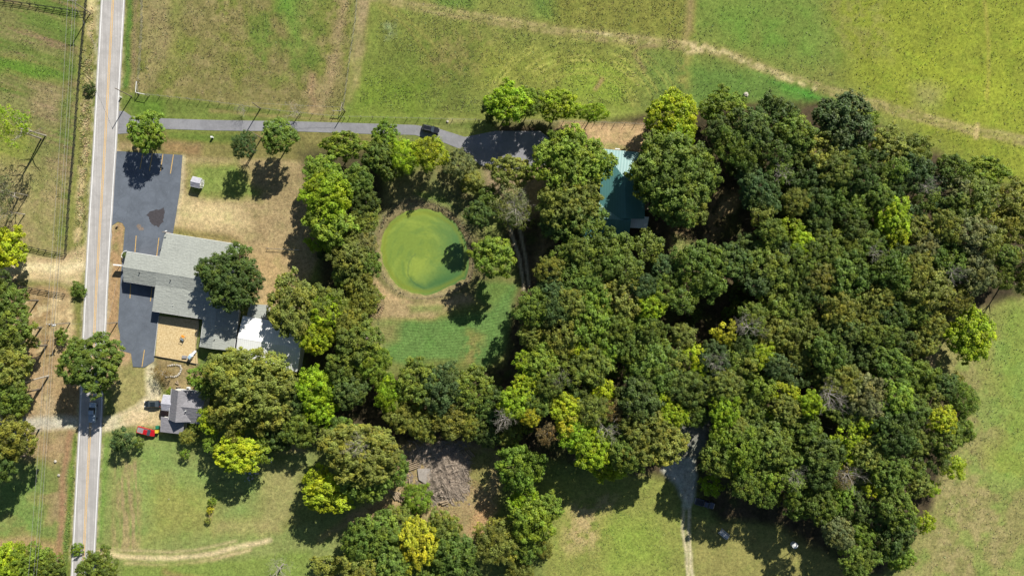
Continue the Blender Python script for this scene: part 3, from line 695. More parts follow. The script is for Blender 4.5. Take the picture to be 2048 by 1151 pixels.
tufts('field_grass', 9000, [([(250,-10),(716,-10),(690,228),(300,186),(240,180)], .4), ([(-10,-10),(160,-10),(150,300),(133,500),(-10,480)], .22), ([(1870,640),(2060,600),(2060,1160),(1800,1160),(1850,1020)], .24),
      ([(1080,970),(1380,960),(1380,1160),(1080,1160)], .14)], .12, .28, 910, 'short dry grass tufts in the lower and left fields', (.78, 1.1), hgt=.12)
tufts('roadside_weeds', 3000, [([(146,862),(160,862),(140,1160),(112,1160)], .35), ([(135,870),(146,870),(130,1100),(116,1100)], .3), ([(160,10),(200,10),(186,300),(170,560),(140,500),(150,300)], .35)], .2, .5, 920, 'brown and green weeds along the road verge', (.75, 1.1), (1, 1, .95), .14)
tufts('pond_bank_weeds', 4200, [([(757,400),(900,385),(960,440),(970,560),(900,600),(790,600),(745,540)], .4), ([(740,560),(780,600),(760,660),(740,640)], .2), ([(860,330),(960,400),(950,470),(880,400)], .4)], .12, .3, 930, 'green and straw coloured weeds on the banks of the pond', (.8, 1.2), hgt=.12)
tufts('woodland_litter', 9000, [([(1080,470),(1160,440),(1160,600),(1060,560)], .2), ([(1340,380),(1480,380),(1440,640),(1340,640)], .3), ([(780,860),(1010,860),(1000,1100),(700,1100)], .5)], .1, .26, 940, 'leaf litter and brambles on the shaded floor', (.6, 1.15), (1.05, 1, .9), .15)

# ------------------------------------------------------------------ trees
def crown_mesh(name, Rr, nclump, nleaf, style='oak', flat=.62, seed=0, leaf=.34, lobes=9):
    rs = np.random.RandomState(seed)
    # sprays (branch ends) over an uneven dome, each carrying a handful of small leaf clumps
    hs = [(k, rs.uniform(0, 6.28), rs.uniform(.02, .09)) for k in (2, 3, 4, 5, 7, 9)]
    nsp = max(8, nclump//6)
    sr = {'oak': 1.15, 'fine': .85, 'cone': .7, 'sparse': 1.2}[style]*(1.12 if Rr > 8 else .8 if Rr < 4 else 1)*(.78+.22*(seed % 4))
    cand = rs.normal(size=(nsp*8, 3)); cand[:, 2] = np.abs(cand[:, 2])*1.1-.45*rs.rand(nsp*8); cand /= np.linalg.norm(cand, axis=1, keepdims=True)
    ang = np.arctan2(cand[:, 1], cand[:, 0]); out = 1+sum(a_*np.cos(k_*ang+p_) for k_, p_, a_ in hs)
    rad = rs.uniform(.80, 1.04, len(cand))*(Rr-sr*.7); inner = rs.rand(len(cand)) < .32; rad[inner] *= rs.uniform(.4, .85, inner.sum())
    cp = cand*rad[:, None]; cp[:, :2] *= out[:, None]; cp[:, 2] = cp[:, 2]*flat+rs.normal(size=len(cand))*.05*Rr
    if style == 'cone':
        t = rs.rand(len(cand)); a_ = rs.rand(len(cand))*6.283; q = (1-t*.85)*Rr*.9*rs.uniform(.8, 1.05, len(cand)); cp = np.stack([np.cos(a_)*q, np.sin(a_)*q, (t-.45)*Rr*1.7], 1)
        cand = np.stack([np.cos(a_)*.7, np.sin(a_)*.7, .7+0*t], 1)
    sp = []; so = []
    for c_, o_ in zip(cp, cand):
        if all(np.linalg.norm(c_-s_) > sr*.95 for s_ in sp): sp.append(c_); so.append(o_)
        if len(sp) >= nsp: break
    sp = np.array(sp); so = np.array(so); ns = len(sp); per = max(4, int(round(nclump/ns)))
    si = np.repeat(np.arange(ns), per); nclump = ns*per
    od = rs.normal(size=(nclump, 3))*.9+so[si]*.9+np.array([0, 0, .25]); od /= np.linalg.norm(od, axis=1, keepdims=True)
    c = sp[si]+od*(sr*rs.uniform(.25, 1.0, nclump))[:, None]*np.array([1, 1, .8])
    cr = rs.uniform(.26, .62, nclump)*{'oak': 1.0, 'fine': .8, 'cone': .75, 'sparse': 1.0}[style]*(1.12 if Rr > 8 else 1)
    n = nclump*nleaf; ci = np.repeat(np.arange(nclump), nleaf)
    ld = rs.normal(size=(n, 3))+od[ci]*.6; ld /= np.linalg.norm(ld, axis=1, keepdims=True)
    rr = cr[ci]*rs.uniform(.35, 1.38, n); pos = c[ci]+ld*rr[:, None]*np.array([1, 1, .75])
    if style == 'sparse': pos = c[ci]+ld*rr[:, None]*1.5
    nrm = ld*.55+np.array([0, 0, .45])+od[ci]*.25+np.array([.1, .15, .25])+rs.normal(size=(n, 3))*(.36 if style != 'fine' else .5); nrm /= np.linalg.norm(nrm, axis=1, keepdims=True)
    t = np.cross(nrm, rs.normal(size=(n, 3))); t /= np.linalg.norm(t, axis=1, keepdims=True)+1e-9; b = np.cross(nrm, t)
    sz = leaf*rs.uniform(.6, 1.25, n); sx = sz[:, None]*t*.5; sy = sz[:, None]*b*(.5 if style not in ('fine', 'cone') else .34)
    fold = nrm*sz[:, None]*.12
    co = np.stack([pos-sx*1.15, pos-sy+fold, pos+sx*1.15, pos+sy+fold], 1)
    me = bpy.data.meshes.new(name); me.vertices.add(n*4); me.loops.add(n*4); me.polygons.add(n)
    me.vertices.foreach_set('co', co.astype(np.float32).ravel()); me.loops.foreach_set('vertex_index', np.arange(n*4, dtype=np.int32))
    me.polygons.foreach_set('loop_start', np.arange(n, dtype=np.int32)*4); me.polygons.foreach_set('loop_total', np.full(n, 4, np.int32)); me.update()
    hue = (rs.rand(ns)[si]*.7+rs.rand(nclump)*.3)**1.3
    spt = rs.rand(ns)[si]; tone = np.stack([(spt*.55+rs.rand(nclump)*.45)[ci], rs.rand(n), np.clip(hue[ci]+rs.uniform(-.08, .08, n), 0, 1)], 1)
    color_attr(me, 'tone', tone, 'FACE'); me.materials.append(M['leaf'])
    return me
CR = {
 'S': [(crown_mesh('small_crown', 3.0, 130, 26, 'oak', .8, 1+i, .25, 5), 3.0) for i in range(3)],
 'M': [(crown_mesh('medium_crown', 5.5, 560, 29, 'oak', .62, 11+i, .29, 8), 5.5) for i in range(8)],
 'L': [(crown_mesh('large_crown', 10.0, 1750, 32, 'oak', .5, 31+i, .32, 12), 10.0) for i in range(4)],
 'F': [(crown_mesh('feathery_crown', 4.5, 620, 26, 'fine', .75, 41+i, .23, 6), 4.5) for i in range(4)],
 'C': [(crown_mesh('conical_crown', 3.0, 330, 24, 'cone', 1.0, 51+i, .21, 6), 3.0) for i in range(2)],
 'W': [(crown_mesh('thin_crown', 5.0, 200, 13, 'sparse', .7, 61+i, .24, 8), 5.0) for i in range(3)],
}
def limb(mb, p, d, L, r, lev, rnd, up=.25, n=5):
    seg = 3; q = Vector(p); dd = Vector(d).normalized()
    for i in range(seg):
        nx = q+dd*(L/seg); r2 = r*(1-.22*(i+1)/seg*1.6)
        mb.tube(q, nx, r*(1-.25*i), max(.012, r*(1-.25*(i+1))), n, False); q = nx
        dd = (dd+Vector((rnd.uniform(-.3, .3), rnd.uniform(-.3, .3), rnd.uniform(-.15, .3)*up*2))).normalized()
        if lev > 0 and (i > 0 or lev > 2):
            for k in range(2 if rnd.random() < .75 else 1):
                a = Vector((rnd.uniform(-1, 1), rnd.uniform(-1, 1), rnd.uniform(-.2, .7))).normalized()
                limb(mb, q, (dd*.8+a*.9), L*rnd.uniform(.5, .72), r*(1-.25*(i+1))*.72, lev-1, rnd, up, max(3, n-1))
def trunk_mesh(name, seed, spread=4.2, hc=8.0, mat_='bark', lev=1, rad=.26):
    rnd = random.Random(seed); mb = MB(); p = Vector((0, 0, -.3)); lean = Vector((rnd.uniform(-.08, .08), rnd.uniform(-.08, .08), 1))
    for i in range(5):
        q = p+lean*((hc*.75+.3)/5)+Vector((rnd.uniform(-.08, .08), rnd.uniform(-.08, .08), 0))
        mb.tube(p, q, rad*(1.35 if i == 0 else 1.12-.13*i), rad*(1.12-.13*(i+1)) if i else rad*1.0, 8, False)
        if i >= 2:
            for k in range(3):
                a = rnd.uniform(0, 6.28); limb(mb, q, (math.cos(a), math.sin(a), .55), spread*rnd.uniform(.7, 1.05), rad*.5, lev, rnd)
        p = q
    limb(mb, p, (0, 0, 1), hc*.32, rad*.4, lev, rnd)
    return mb.mesh(name, M[mat_])
TR = [trunk_mesh('trunk', 70+i) for i in range(4)]; TRP = [trunk_mesh('trunk', 80+i, mat_='pale_bark', rad=.2) for i in range(2)]
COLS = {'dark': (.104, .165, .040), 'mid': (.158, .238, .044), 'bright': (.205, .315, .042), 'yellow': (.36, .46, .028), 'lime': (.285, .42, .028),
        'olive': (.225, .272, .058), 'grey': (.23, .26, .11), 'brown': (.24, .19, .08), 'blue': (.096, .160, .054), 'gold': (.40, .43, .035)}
NAMES = {'S': 'small_tree', 'M': 'broadleaf_tree', 'L': 'oak_tree', 'F': 'feathery_tree', 'C': 'cedar_tree', 'W': 'thin_tree'}
WOOD = [(1060,565),(1100,505),(1150,480),(1200,475),(1300,450),(1380,450),(1440,350),(1390,255),(1440,235),(1490,205),(1560,205),(1640,200),(1740,255),(1790,265),(1850,290),(1900,325),(1990,345),(2045,375),(2110,410),(2110,610),(2040,600),(2010,590),(1960,600),(1880,640),(1870,700),(1855,740),(1900,740),(1950,740),(1960,775),(1945,830),(1935,880),(1890,930),(1850,1000),(1840,1050),(1800,1090),(1760,1151),(1740,1200),(1690,1190),(1670,1130),(1610,1040),(1540,1010),(1440,985),(1400,915),(1410,850),(1370,870),(1340,940),(1230,945),(1100,880),(1040,880),(1000,850),(1010,760),(1020,640)]
USED = []
def tree(px, py, r, col, label, style=None, hc=None, group=None, sx=1.0, sy=1.0, name=None, pale=False, jit=.14, cat='tree', rz=None, flat=1.0):
    Rm = r/K*.955; style = style or ('S' if Rm < 3.6 else 'M' if Rm < 8.0 else 'L')
    if hc is None: hc = 3.0+.95*Rm
    me, R0 = R_.choice(CR[style]); s = Rm/R0; p = P(px, py, hc); USED.append((px, py, r))
    if label and px > 1000 and sdpoly(np.array([px]), np.array([py]), WOOD)[0] < -12 and not group: hc = max(hc, 13.0)
    p = P(px, py, hc)
    root = empty(name or NAMES[style], (p.x, p.y, 0), label, cat, group)
    c = link('crown', me, root); c.location = (0, 0, hc); c.scale = (s*sx, s*sy, (s if s < 1.25 else s*.9)*flat)
    c.rotation_euler = (0, 0, R_.uniform(0, 6.28) if rz is None and abs(sx-sy) < .05 else (rz or 0) if not group else R_.uniform(0, 6.28))
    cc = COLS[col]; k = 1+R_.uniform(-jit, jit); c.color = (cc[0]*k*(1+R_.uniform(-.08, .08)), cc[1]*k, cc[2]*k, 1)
    tmesh = R_.choice(TRP if (pale or style == 'W') else TR); t = link('trunk', tmesh, root)
    k2 = hc/8.0; t.scale = (min(1.6, s*R0/5.5), min(1.6, s*R0/5.5), k2); t.rotation_euler = (0, 0, R_.uniform(0, 6.28))
    return root
def T(*a, **k): tree(*a, **k)
# left edge
T(8,495,46,'yellow','bright yellow-green tree at the left edge above the fenced driveway', hc=6)
T(20,602,36,'mid','green tree at the left edge just below the lower black fence', hc=11)
T(22,660,42,'mid','tall green tree at the left edge beside the white topped stump', hc=12)
T(18,722,44,'olive','olive tree at the left edge with a pale leaning trunk', hc=12, pale=True)
T(68,683,13,'mid','small leafy shoot reaching toward the power lines on the left', hc=6)
T(22,790,40,'mid','green tree at the left edge above the gravel side road', hc=11)
T(24,872,46,'olive','dense tree with pale bare limbs below the gravel side road', hc=11, pale=True)
T(-6,930,40,'dark','dark tree cut by the left edge below the gravel side road', hc=11)
T(-20,560,34,'dark','dark tree cut by the left edge beside the dirt entrance', hc=10)
T(122,649+34,9,'bright','tiny green sapling standing on the bare roadside ground', hc=1.6)
T(26,250,44,'lime','tall thin tree with sparse yellow foliage at the upper left', 'W', hc=13)
T(-2,380,30,'grey','nearly bare tree at the left edge, higher of the two', 'W', hc=11)
T(-8,420,30,'grey','nearly bare tree at the left edge, lower of the two', 'W', hc=11)
T(183,726,62,'mid','big round green oak hanging over the road above the blue pickup','L', hc=10, sx=1, sy=.93)
T(18,1128,42,'lime','yellow-green bushy tree in the bottom left corner', hc=4)
T(62,1122,38,'bright','bright bushy tree right of the bottom left corner tree', hc=4)
T(100,1128,30,'mid','green bush beside the road in the lower left', hc=3)
T(-15,1150,44,'bright','bush cut by the bottom left corner', hc=4)
T(198,1142,44,'mid','green tree touching the road at the bottom edge', hc=6)
T(246,878,25,'blue','small blue-green tree between road and red pickup', hc=4)
T(278,884,12,'mid','little green shoot right of the small blue-green tree', hc=2.4)
T(295,262,38,'bright','bright green tree standing between driveway and parking lot', hc=6.5)
T(489,290,27,'blue','narrow thin tree below the driveway beside a brighter tree', 'F', hc=8)
T(558,273,35,'mid','round green tree right of the narrow thin tree below the driveway', hc=9)
T(692,292,38,'bright','wide bright green tree on the lower side of the driveway', hc=7, sx=1.22, sy=.75)
T(771,268,27,'bright','small green tree on the driveway edge left of the black car', hc=7)
T(762,312,36,'mid','green tree below the driveway in the clump near the black car', hc=7)
T(808,312,36,'lime','yellow-green tree in the middle of the clump below the black car', 'F', hc=7)
T(860,306,36,'yellow','yellow tree directly below the black car on the driveway', 'F', hc=7, sx=1.1, sy=.95)
T(812,282,14,'grey','grey thin shrub at the driveway edge left of the black car', 'W', hc=5)
T(784,342,24,'mid','green tree at the lower edge of the clump above the pond', hc=6)
T(645,342,37,'bright','bright green tree at the top left of the hedge row by the church yard', hc=8)
T(655,392,52,'lime','large glowing yellow-green tree above its darker neighbour by the church yard','M', hc=10)
T(662,445,48,'bright','large bright green tree under the glowing yellow-green one by the church yard','M', hc=9)
T(712,362,34,'mid','green tree behind the yellow-green trees above the pond', hc=8)
T(725,400,32,'dark','dark green tree right of the glowing yellow-green tree', hc=7)
T(632,482,20,'lime','small lime bush under the large bright tree by the yard', hc=4)
T(668,478,28,'lime','lime green bush between the yard and the pond thicket', hc=5)
T(728,440,32,'olive','olive tree on the left bank of the pond, upper one', 'F', hc=6)
T(700,470,30,'olive','olive bush behind the left bank of the pond','F', hc=6)
T(728,482,28,'grey','grey-green tree on the left bank of the pond','F', hc=6)
T(700,515,38,'olive','grey olive tree left of the pond beside shaded yard', 'M', hc=8)
T(730,525,32,'mid','green tree leaning over the left bank of the pond', hc=6)
T(716,560,34,'olive','olive tree at the lower left of the pond', hc=6)
T(692,548,28,'mid','green tree left of the lower pond bank', hc=6)
T(646,508,12,'blue','small dark bush in the shaded yard corner', hc=2)
T(725,600,34,'olive','olive bush at the lower left corner of the pond clearing', 'F', hc=5)
T(740,590,24,'olive','low olive shrub beside the orange bare bank of the pond', 'F', hc=3)
T(462,560,58,'dark','broad dark green oak shading the church roof','L', hc=9, sx=1.08, sy=1.0)
T(475,512,26,'dark','upper leafy tip of the oak beside the church roof', hc=8)
T(588,612,52,'olive','dark olive oak beside the white metal roof', 'M', hc=9, sx=1, sy=1.2)
T(655,612,44,'olive','feathery olive tree right of the oak by the metal roof', 'F', hc=8)
T(650,625,40,'lime','soft yellow-green feathery tree in the hedge left of the pond clearing', 'F', hc=8)
T(632,672,38,'yellow','golden yellow tree at the corner of the white metal roof', hc=8)
T(655,655,30,'lime','lime tree behind the golden yellow tree', 'F', hc=7)
T(700,645,38,'olive','olive tree left of the contour mown clearing', 'F', hc=7)
T(720,680,44,'mid','large green tree on the left side of the contour mown clearing', hc=9)
T(745,725,38,'bright','bright green tree at the lower left corner of the contour mown clearing', hc=8)
T(690,735,40,'mid','green tree right of the bright yellow-green pair near the metal roof', hc=8)
T(700,780,36,'dark','dark tree in the wood left of the brush pile clearing', hc=8)
T(630,775,44,'lime','bright yellow-green tree below the white metal roof','M', hc=8)
T(640,815,36,'lime','bright lime tree just under the yellow-green one below the metal roof', hc=7)
T(505,762,80,'olive','very large pale olive oak covering the end of the metal roof','L', hc=10, sx=1.06, sy=.9)
T(470,820,50,'olive','olive oak right of the grey shingled house','M', hc=8)
T(540,820,46,'olive','olive crown at the lower right of the very large oak','M', hc=8)
T(400,755,26,'bright','bright green tree above the grey shingled house', hc=6)
T(420,775,24,'mid','green tree between the shingled house and the big olive oak', hc=6)
T(425,840,28,'lime','yellow-green tree touching the right end of the shingled house', hc=6)
T(478,905,44,'yellow','bright yellow tree standing alone on the lawn edge','M', hc=8, sx=1.12, sy=.85)
T(520,902,26,'bright','green side of the bright yellow lawn tree', hc=7)
T(425,890,18,'bright','small pale shoot left of the bright yellow lawn tree', hc=6)
T(376,872,17,'olive','round shrub at the corner of the shingled house', 'F', hc=2.5)
T(371,907,11,'bright','tiny green shrub on the lawn below the shingled house', hc=2)
T(390,850,12,'mid','little shrub against the wall of the shingled house', hc=1.6)
T(341,783,8,'bright','little bright shrub at the upper corner of the shingled house', hc=1.4)
T(323,745,21,'brown','dead brown shrub beside the pale gravel track', 'W', hc=2.6, pale=True)
T(250,510,6,'mid','low green shrub at the tip of the church wing', hc=1.2, cat='shrub')
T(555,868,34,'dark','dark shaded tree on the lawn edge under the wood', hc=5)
T(600,858,38,'mid','green tree at the wood edge above the lawn', hc=7)
T(578,800,38,'dark','dark tree between the olive oak and the lime trees', hc=7)
# lower middle
T(770,765,22,'bright','small bright tree at the lower left tip of the mown clearing', hc=5)
T(785,790,38,'lime','yellowish green tree below the left tip of the mown clearing', 'F', hc=6)
T(835,762,44,'mid','green tree on the lower edge of the mown clearing, left one', hc=8)
T(885,775,48,'blue','big blue-green tree in the middle below the mown clearing','M', hc=8)
T(945,775,42,'mid','green tree on the lower edge of the mown clearing, right one', hc=8)
T(800,825,36,'olive','olive feathery tree above the brush pile, leftmost', 'F', hc=6)
T(845,848,34,'olive','olive feathery bush just above the brush pile', 'F', hc=5)
T(905,835,44,'olive','grey olive feathery tree above the log stacks', 'F', hc=6, sx=1.2, sy=.9)
T(945,850,30,'olive','feathery tree right of the log stacks', 'F', hc=6)
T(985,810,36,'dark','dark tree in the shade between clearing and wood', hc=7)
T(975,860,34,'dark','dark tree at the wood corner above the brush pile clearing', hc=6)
T(1020,862,28,'olive','pale olive tree at the left edge of the wood', 'F', hc=6)
T(722,905,72,'olive','large olive oak casting a long shadow over the lawn','L', hc=13, sx=1.05, sy=.85)
T(735,955,50,'mid','green oak crown above the golden tree on the lawn edge','M', hc=10)
T(660,985,46,'yellow','golden yellow tree in front of the large olive oak','M', hc=9, sx=1.15, sy=.9)
T(632,950,24,'yellow','small golden crown at the tip of the large oak', hc=8)
T(688,870,34,'mid','green tree at the top of the large olive oak', hc=9)
T(785,940,34,'mid','green tree left of the brush pile', hc=8)
T(834,1000,32,'bright','round green cedar at the lower side of the brush pile', 'C', hc=3, flat=.8)
T(800,1040,34,'olive','olive tree below the round green cedar', 'F', hc=5)
T(765,1060,40,'mid','green tree at the lower edge clump, upper left', hc=8)
T(725,1085,42,'mid','green tree at the left end of the bottom clump', hc=8)
T(720,1140,42,'olive','olive tree at the bottom edge below the clump', hc=8)
T(790,1130,40,'mid','green tree at the bottom edge left of the golden one', hc=8)
T(838,1085,44,'gold','golden tree in the bottom clump below the brush pile','M', hc=9, sx=.85, sy=1.15)
T(885,1055,36,'olive','olive tree right of the golden tree in the bottom clump', hc=6)
T(905,1110,46,'mid','green tree right of the golden tree at the bottom','M', hc=8)
T(935,1150,30,'dark','dark tree cut by the bottom edge', hc=6)
T(860,1150,36,'mid','green tree cut by the bottom edge below the golden one', hc=7)
T(992,1082,44,'olive','rounded olive tree standing right of the bottom clump','F', hc=7, sx=1, sy=1.1)
T(655,1130,26,'olive','low olive bushes at the bottom edge', hc=2.5, sx=1.3, sy=.8)
T(1040,935,48,'bright','bright green tree right of the shaded clearing','M', hc=8)
T(1050,1000,30,'lime','small lime tree between the two bright green ones', hc=6)
T(1062,1040,46,'bright','bright green tree above the lower field edge','M', hc=8)
T(1095,1015,30,'bright','bright crown over the edge of the lower field', hc=7)
T(1050,1090,34,'mid','green tree at the field edge near the bottom', hc=6)
T(1040,1140,30,'olive','olive shrub at the bottom edge by the field', 'F', hc=4)
T(1085,1095,22,'olive','low straw coloured bush on the field edge', 'F', hc=2)
# around pond and house
T(987,513,43,'bright','bright green tree standing alone right of the pond','M', hc=10.5)
T(1022,345,40,'olive','light olive tree on the driveway loop','M', hc=7, sx=1.1, sy=.9)
T(918,330,32,'grey','grey-green cedar above the pond near the driveway', 'F', hc=4)
T(942,362,26,'olive','rounded olive cedar between driveway and pond', 'C', hc=4)
T(978,392,22,'mid','green shaded tree right of the cedars above the pond', hc=5)
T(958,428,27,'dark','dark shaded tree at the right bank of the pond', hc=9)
T(1022,412,40,'grey','thin grey half bare tree above the two wheel tracks', 'W', hc=9)
T(1040,430,30,'olive','sparse olive tree beside the two wheel tracks', 'W', hc=8)
T(1010,425,28,'olive','ragged olive tree left of the two wheel tracks', 'W', hc=8)
T(1143,325,74,'bright','large fresh green tree left of the teal roof','L', hc=11, sx=1, sy=.95)
T(1142,400,64,'olive','large olive tree below the fresh green one by the teal roof','L', hc=11)
T(1158,445,50,'mid','green tree over the lower left corner of the teal roof','M', hc=10)
T(1120,440,40,'dark','dark green tree left of the teal roofed house', hc=10)
T(1128,300,38,'bright','fresh green crown at the top of the trees beside the teal roof', hc=10)
T(1018,205,44,'lime','yellow-green tree on the pasture fence line, left one','M', hc=8, sx=1.1, sy=.85)
T(1062,205,30,'bright','bright green tree on the pasture fence line, middle one', hc=7)
T(1118,210,38,'lime','yellow-green tree on the pasture fence line, right one','M', hc=7, sx=1.05, sy=.85)
T(985,222,26,'dark','dark green lower tree at the left end of the fence line trees', hc=5)
T(1186,225,28,'lime','small thin yellow-green tree with visible slanting trunk by the fence', 'F', hc=7, sx=1.2, sy=.65)
T(1345,232,50,'yellow','bright yellow-green tree above the big oak by the teal roof','M', hc=9)
T(1348,275,42,'lime','lime crown just below the bright yellow-green tree', 'M', hc=9)
T(1347,355,84,'mid','huge green oak right of the teal roof','L', hc=13, sx=1.0, sy=1.0)
T(1315,330,44,'mid','oak crown over the upper right corner of the teal roof', hc=12)
T(1395,350,44,'mid','oak crown on the right side of the huge oak', hc=12)
T(1370,410,44,'olive','olive crown at the lower side of the huge oak', hc=12)
T(1445,215,42,'bright','deep green bright tree at the upper edge of the wood','M', hc=8, sx=1.1, sy=.85)
T(1688,248,58,'blue','large dark blue-green oak at the upper edge of the wood','M', hc=12, sx=1.02, sy=.95)
T(1660,232,30,'blue','dark blue-green crown at the top of the wood edge', hc=11)
T(1738,240,20,'bright','small vivid green tree right of the dark blue-green oak', hc=6)
T(1968,345,40,'bright','deep green bushy tree at the upper right corner of the wood', hc=6, sx=1.2, sy=.8)
T(1940,670,48,'lime','bright lime tree standing out at the right edge of the wood','M', hc=9, sx=.95, sy=1.05)
T(1785,440,40,'lime','yellow-green tree inside the right part of the wood','M', hc=12, sx=.85, sy=1.15)
T(1790,470,24,'yellow','small yellow crown in the right part of the wood', hc=12)
T(1300,608,34,'lime','round lime tree near the middle of the lower wood', hc=9)
T(1400,540,56,'mid','bright green rounded tree below the dark gap in the wood','M', hc=10)
T(1182,650,46,'bright','bright green tree at the left side of the wood','M', hc=9, sx=.9, sy=1.1)
T(1190,600,34,'bright','bright green tree just under the grey-green trees left in the wood', hc=9)
T(1085,730,38,'bright','fresh green tree in the lower left wood', hc=9)
T(1045,722,20,'lime','small lime crown at the left rim of the lower wood', hc=8)
T(1055,770,30,'yellow','yellowish tree at the left rim of the lower wood', hc=8)
T(1205,778,24,'yellow','small yellow crown in the middle of the lower wood', hc=10)
T(1130,815,34,'yellow','yellow-green tree above the lime row in the lower wood', hc=9)
T(1150,870,32,'lime','lime tree in the row at the left of the lower wood', hc=9)
T(1185,900,38,'lime','lime tree in the row above the lower field', hc=9)
T(1220,930,34,'yellow','yellow tree at the lower edge of the wood above the field', hc=8, sx=1.15, sy=.9)
T(1135,850,26,'gold','golden topped tree in the lower left wood', hc=9)
T(1320,800,24,'yellow','yellow crown left of the hidden turning area', hc=10)
T(1345,830,28,'lime','lime crown beside the hidden turning area', hc=10)
T(1225,820,24,'brown','brownish dying tree in the lower left wood', 'F', hc=10)
T(1063,830,22,'gold','small orange tinted tree at the left rim of the wood', 'F', hc=6)
T(1095,865,24,'brown','brownish thin tree at the lower left wood', 'W', hc=7)
T(1290,870,58,'olive','broad pale olive oak above the turning area','L', hc=11)
T(1325,885,44,'olive','pale olive oak beside the turning area','M', hc=10)
T(1255,905,40,'mid','green oak between the yellow trees and the turning area', hc=10)
T(1422,970,22,'lime','small lime tree beside the turning area', hc=5)
T(1570,785,26,'yellow','yellow crown in the centre of the lower wood', hc=11)
T(1390,712,26,'yellow','yellow crown below the middle of the wood', hc=11)
T(1400,735,18,'lime','small lime crown under a yellow one in the wood', hc=11)
T(1522,712,28,'lime','lime crown in the lower middle of the wood', hc=11)
T(1605,490,30,'lime','lime crown in the upper middle of the wood', hc=12)
T(1580,460,26,'lime','smaller lime crown in the upper middle of the wood', hc=12)
T(1600,520,38,'mid','fresh green crown under the lime ones in the upper middle', hc=11)
T(1530,530,44,'mid','fresh green tree at the right of the dark gap', hc=11)
T(1450,665,24,'gold','golden tinted crown in the middle of the wood', hc=9)
T(1690,870,26,'lime','bright crown in the right part of the lower wood', hc=11)
T(1730,875,18,'yellow','small yellow crown in the right part of the lower wood', hc=11)
T(1885,840,28,'yellow','yellow crown near the right field in the lower wood', hc=9)
T(1905,935,24,'yellow','yellow crown touching the right field', hc=7)
T(1860,975,18,'lime','small lime shrub on the right field edge', hc=4)
T(1850,1045,20,'lime','lime shrub at the lower right edge of the wood', hc=4)
T(1745,975,20,'yellow','small yellow crown in the lower right wood', hc=9)
T(1640,1010,34,'mid','green tree above the white tank', hc=8)
T(1680,955,24,'brown','dead brown tree in the lower right wood', 'W', hc=9)
T(1905,340,32,'mid','pale green tree on the upper right rim of the wood', hc=8)
T(1100,210+330,30,'olive','olive tree at the left rim of the central trees', 'F', hc=8)
T(1800,1110,30,'bright','bright shrub at the lower right corner of the wood', hc=4)
# ---- the dense wood: one tree per place, spaced out, skipping the openings
HOLES = [(1370,490,38),(1455,400,26),(1465,445,40),(1440,600,30),(1420,640,22),(1378,862,14),(1372,925,20),(1362,950,30),(1235,390,62),(1465,375,20),(1225,760,8),(1400,480,30),(1640,840,16),(1330,630,14),(1090,540,14)]
def region(px, py):
    if py < 420 and px < 1600: a = 'in the upper left part of the wood'
    elif py < 420: a = 'in the upper right part of the wood'
    elif px < 1180 and py < 620: a = 'left of the trees below the teal roofed house'
    elif px < 1400 and py < 640: a = 'below the teal roofed house'
    elif px < 1250: a = 'in the left end of the lower wood'
    elif px < 1420 and py < 880: a = 'in the wood above the turning area'
    elif py < 560 and px < 1800: a = 'in the middle of the wood'
    elif py < 640: a = 'at the right end of the wood near the pasture'
    elif px < 1600 and py < 780: a = 'in the lower middle of the wood'
    elif px < 1600 and py < 960: a = 'behind the parked dark pickup'
    elif px > 1780 and py > 860: a = 'at the lower right rim of the wood by the field'
    elif px > 1780: a = 'on the right side of the wood by the lime tree'
    elif py < 860: a = 'in the lower right part of the wood'
    else: a = 'in the bottom part of the wood beyond the white tank'
    return a
CW = {'dark': 'dark green', 'mid': 'mid green', 'blue': 'deep blue-green', 'olive': 'olive green', 'bright': 'fresh green', 'grey': 'greyish green', 'lime': 'yellow-green', 'brown': 'brownish'}
LMK = [(1785,440,'the lime crown in the right wood'),(1605,490,'the lime crown in the upper middle wood'),(1400,540,'the bright rounded tree beside the dark gap'),(1300,608,'the round lime tree'),
 (1182,650,'the bright tree in the left wood'),(1085,730,'the fresh green tree at the left rim'),(1205,778,'the small yellow crown in the left wood'),(1320,800,'the yellow crown beside the turning area'),
 (1410,900,'the gravel turning area'),(1570,785,'the yellow crown in the lower middle'),(1390,712,'the yellow crown in the middle wood'),(1522,712,'the lime crown in the lower middle'),(1690,870,'the bright crown in the lower right wood'),
 (1885,840,'the yellow crown by the right field'),(1940,670,'the bright lime tree at the right edge'),(1688,248,'the dark blue-green oak'),(1968,345,'the bushy tree at the upper right corner'),(1345,355,'the huge oak by the teal roof'),
 (1235,400,'the teal roof'),(1455,420,'the dark gap behind the huge oak'),(1440,600,'the lower dark gap'),(1587,1087,'the white tank'),(1408,1004,'the dark pickup'),(1680,955,'the dead brown tree'),(1655,785,'the dead white branches'),
 (1185,900,'the row of lime trees'),(1530,300,'the upper rim by the pasture'),(1850,560,'the right clearing of the wood'),(2000,480,'the right tip of the wood'),(1640,640,'the centre of the wood'),(1120,600,'the left tip of the wood'),(1905,935,'the yellow crown touching the right field'),(1850,1045,'the lime shrub at the lower right edge')]
DIRS = ['right of', 'above right of', 'above', 'above left of', 'left of', 'below left of', 'below', 'below right of']
LUSED = set()
def locate(prefix, px, py):
    ls = sorted(LMK, key=lambda q: math.hypot(q[0]-px, q[1]-py)); lab = None
    for q in ls[:6]:
        dd = math.hypot(q[0]-px, q[1]-py); k = int(round(math.atan2(q[1]-py, px-q[0])/(math.pi/4))) % 8
        lab = prefix+(' over ' if dd < 14 else ' '+('just ' if dd < 70 else 'well ' if dd > 150 else '')+DIRS[k]+' ')+q[2]
        if lab not in LUSED: break
    LUSED.add(lab); return lab
np_w = np.array(WOOD, float); placed = 0
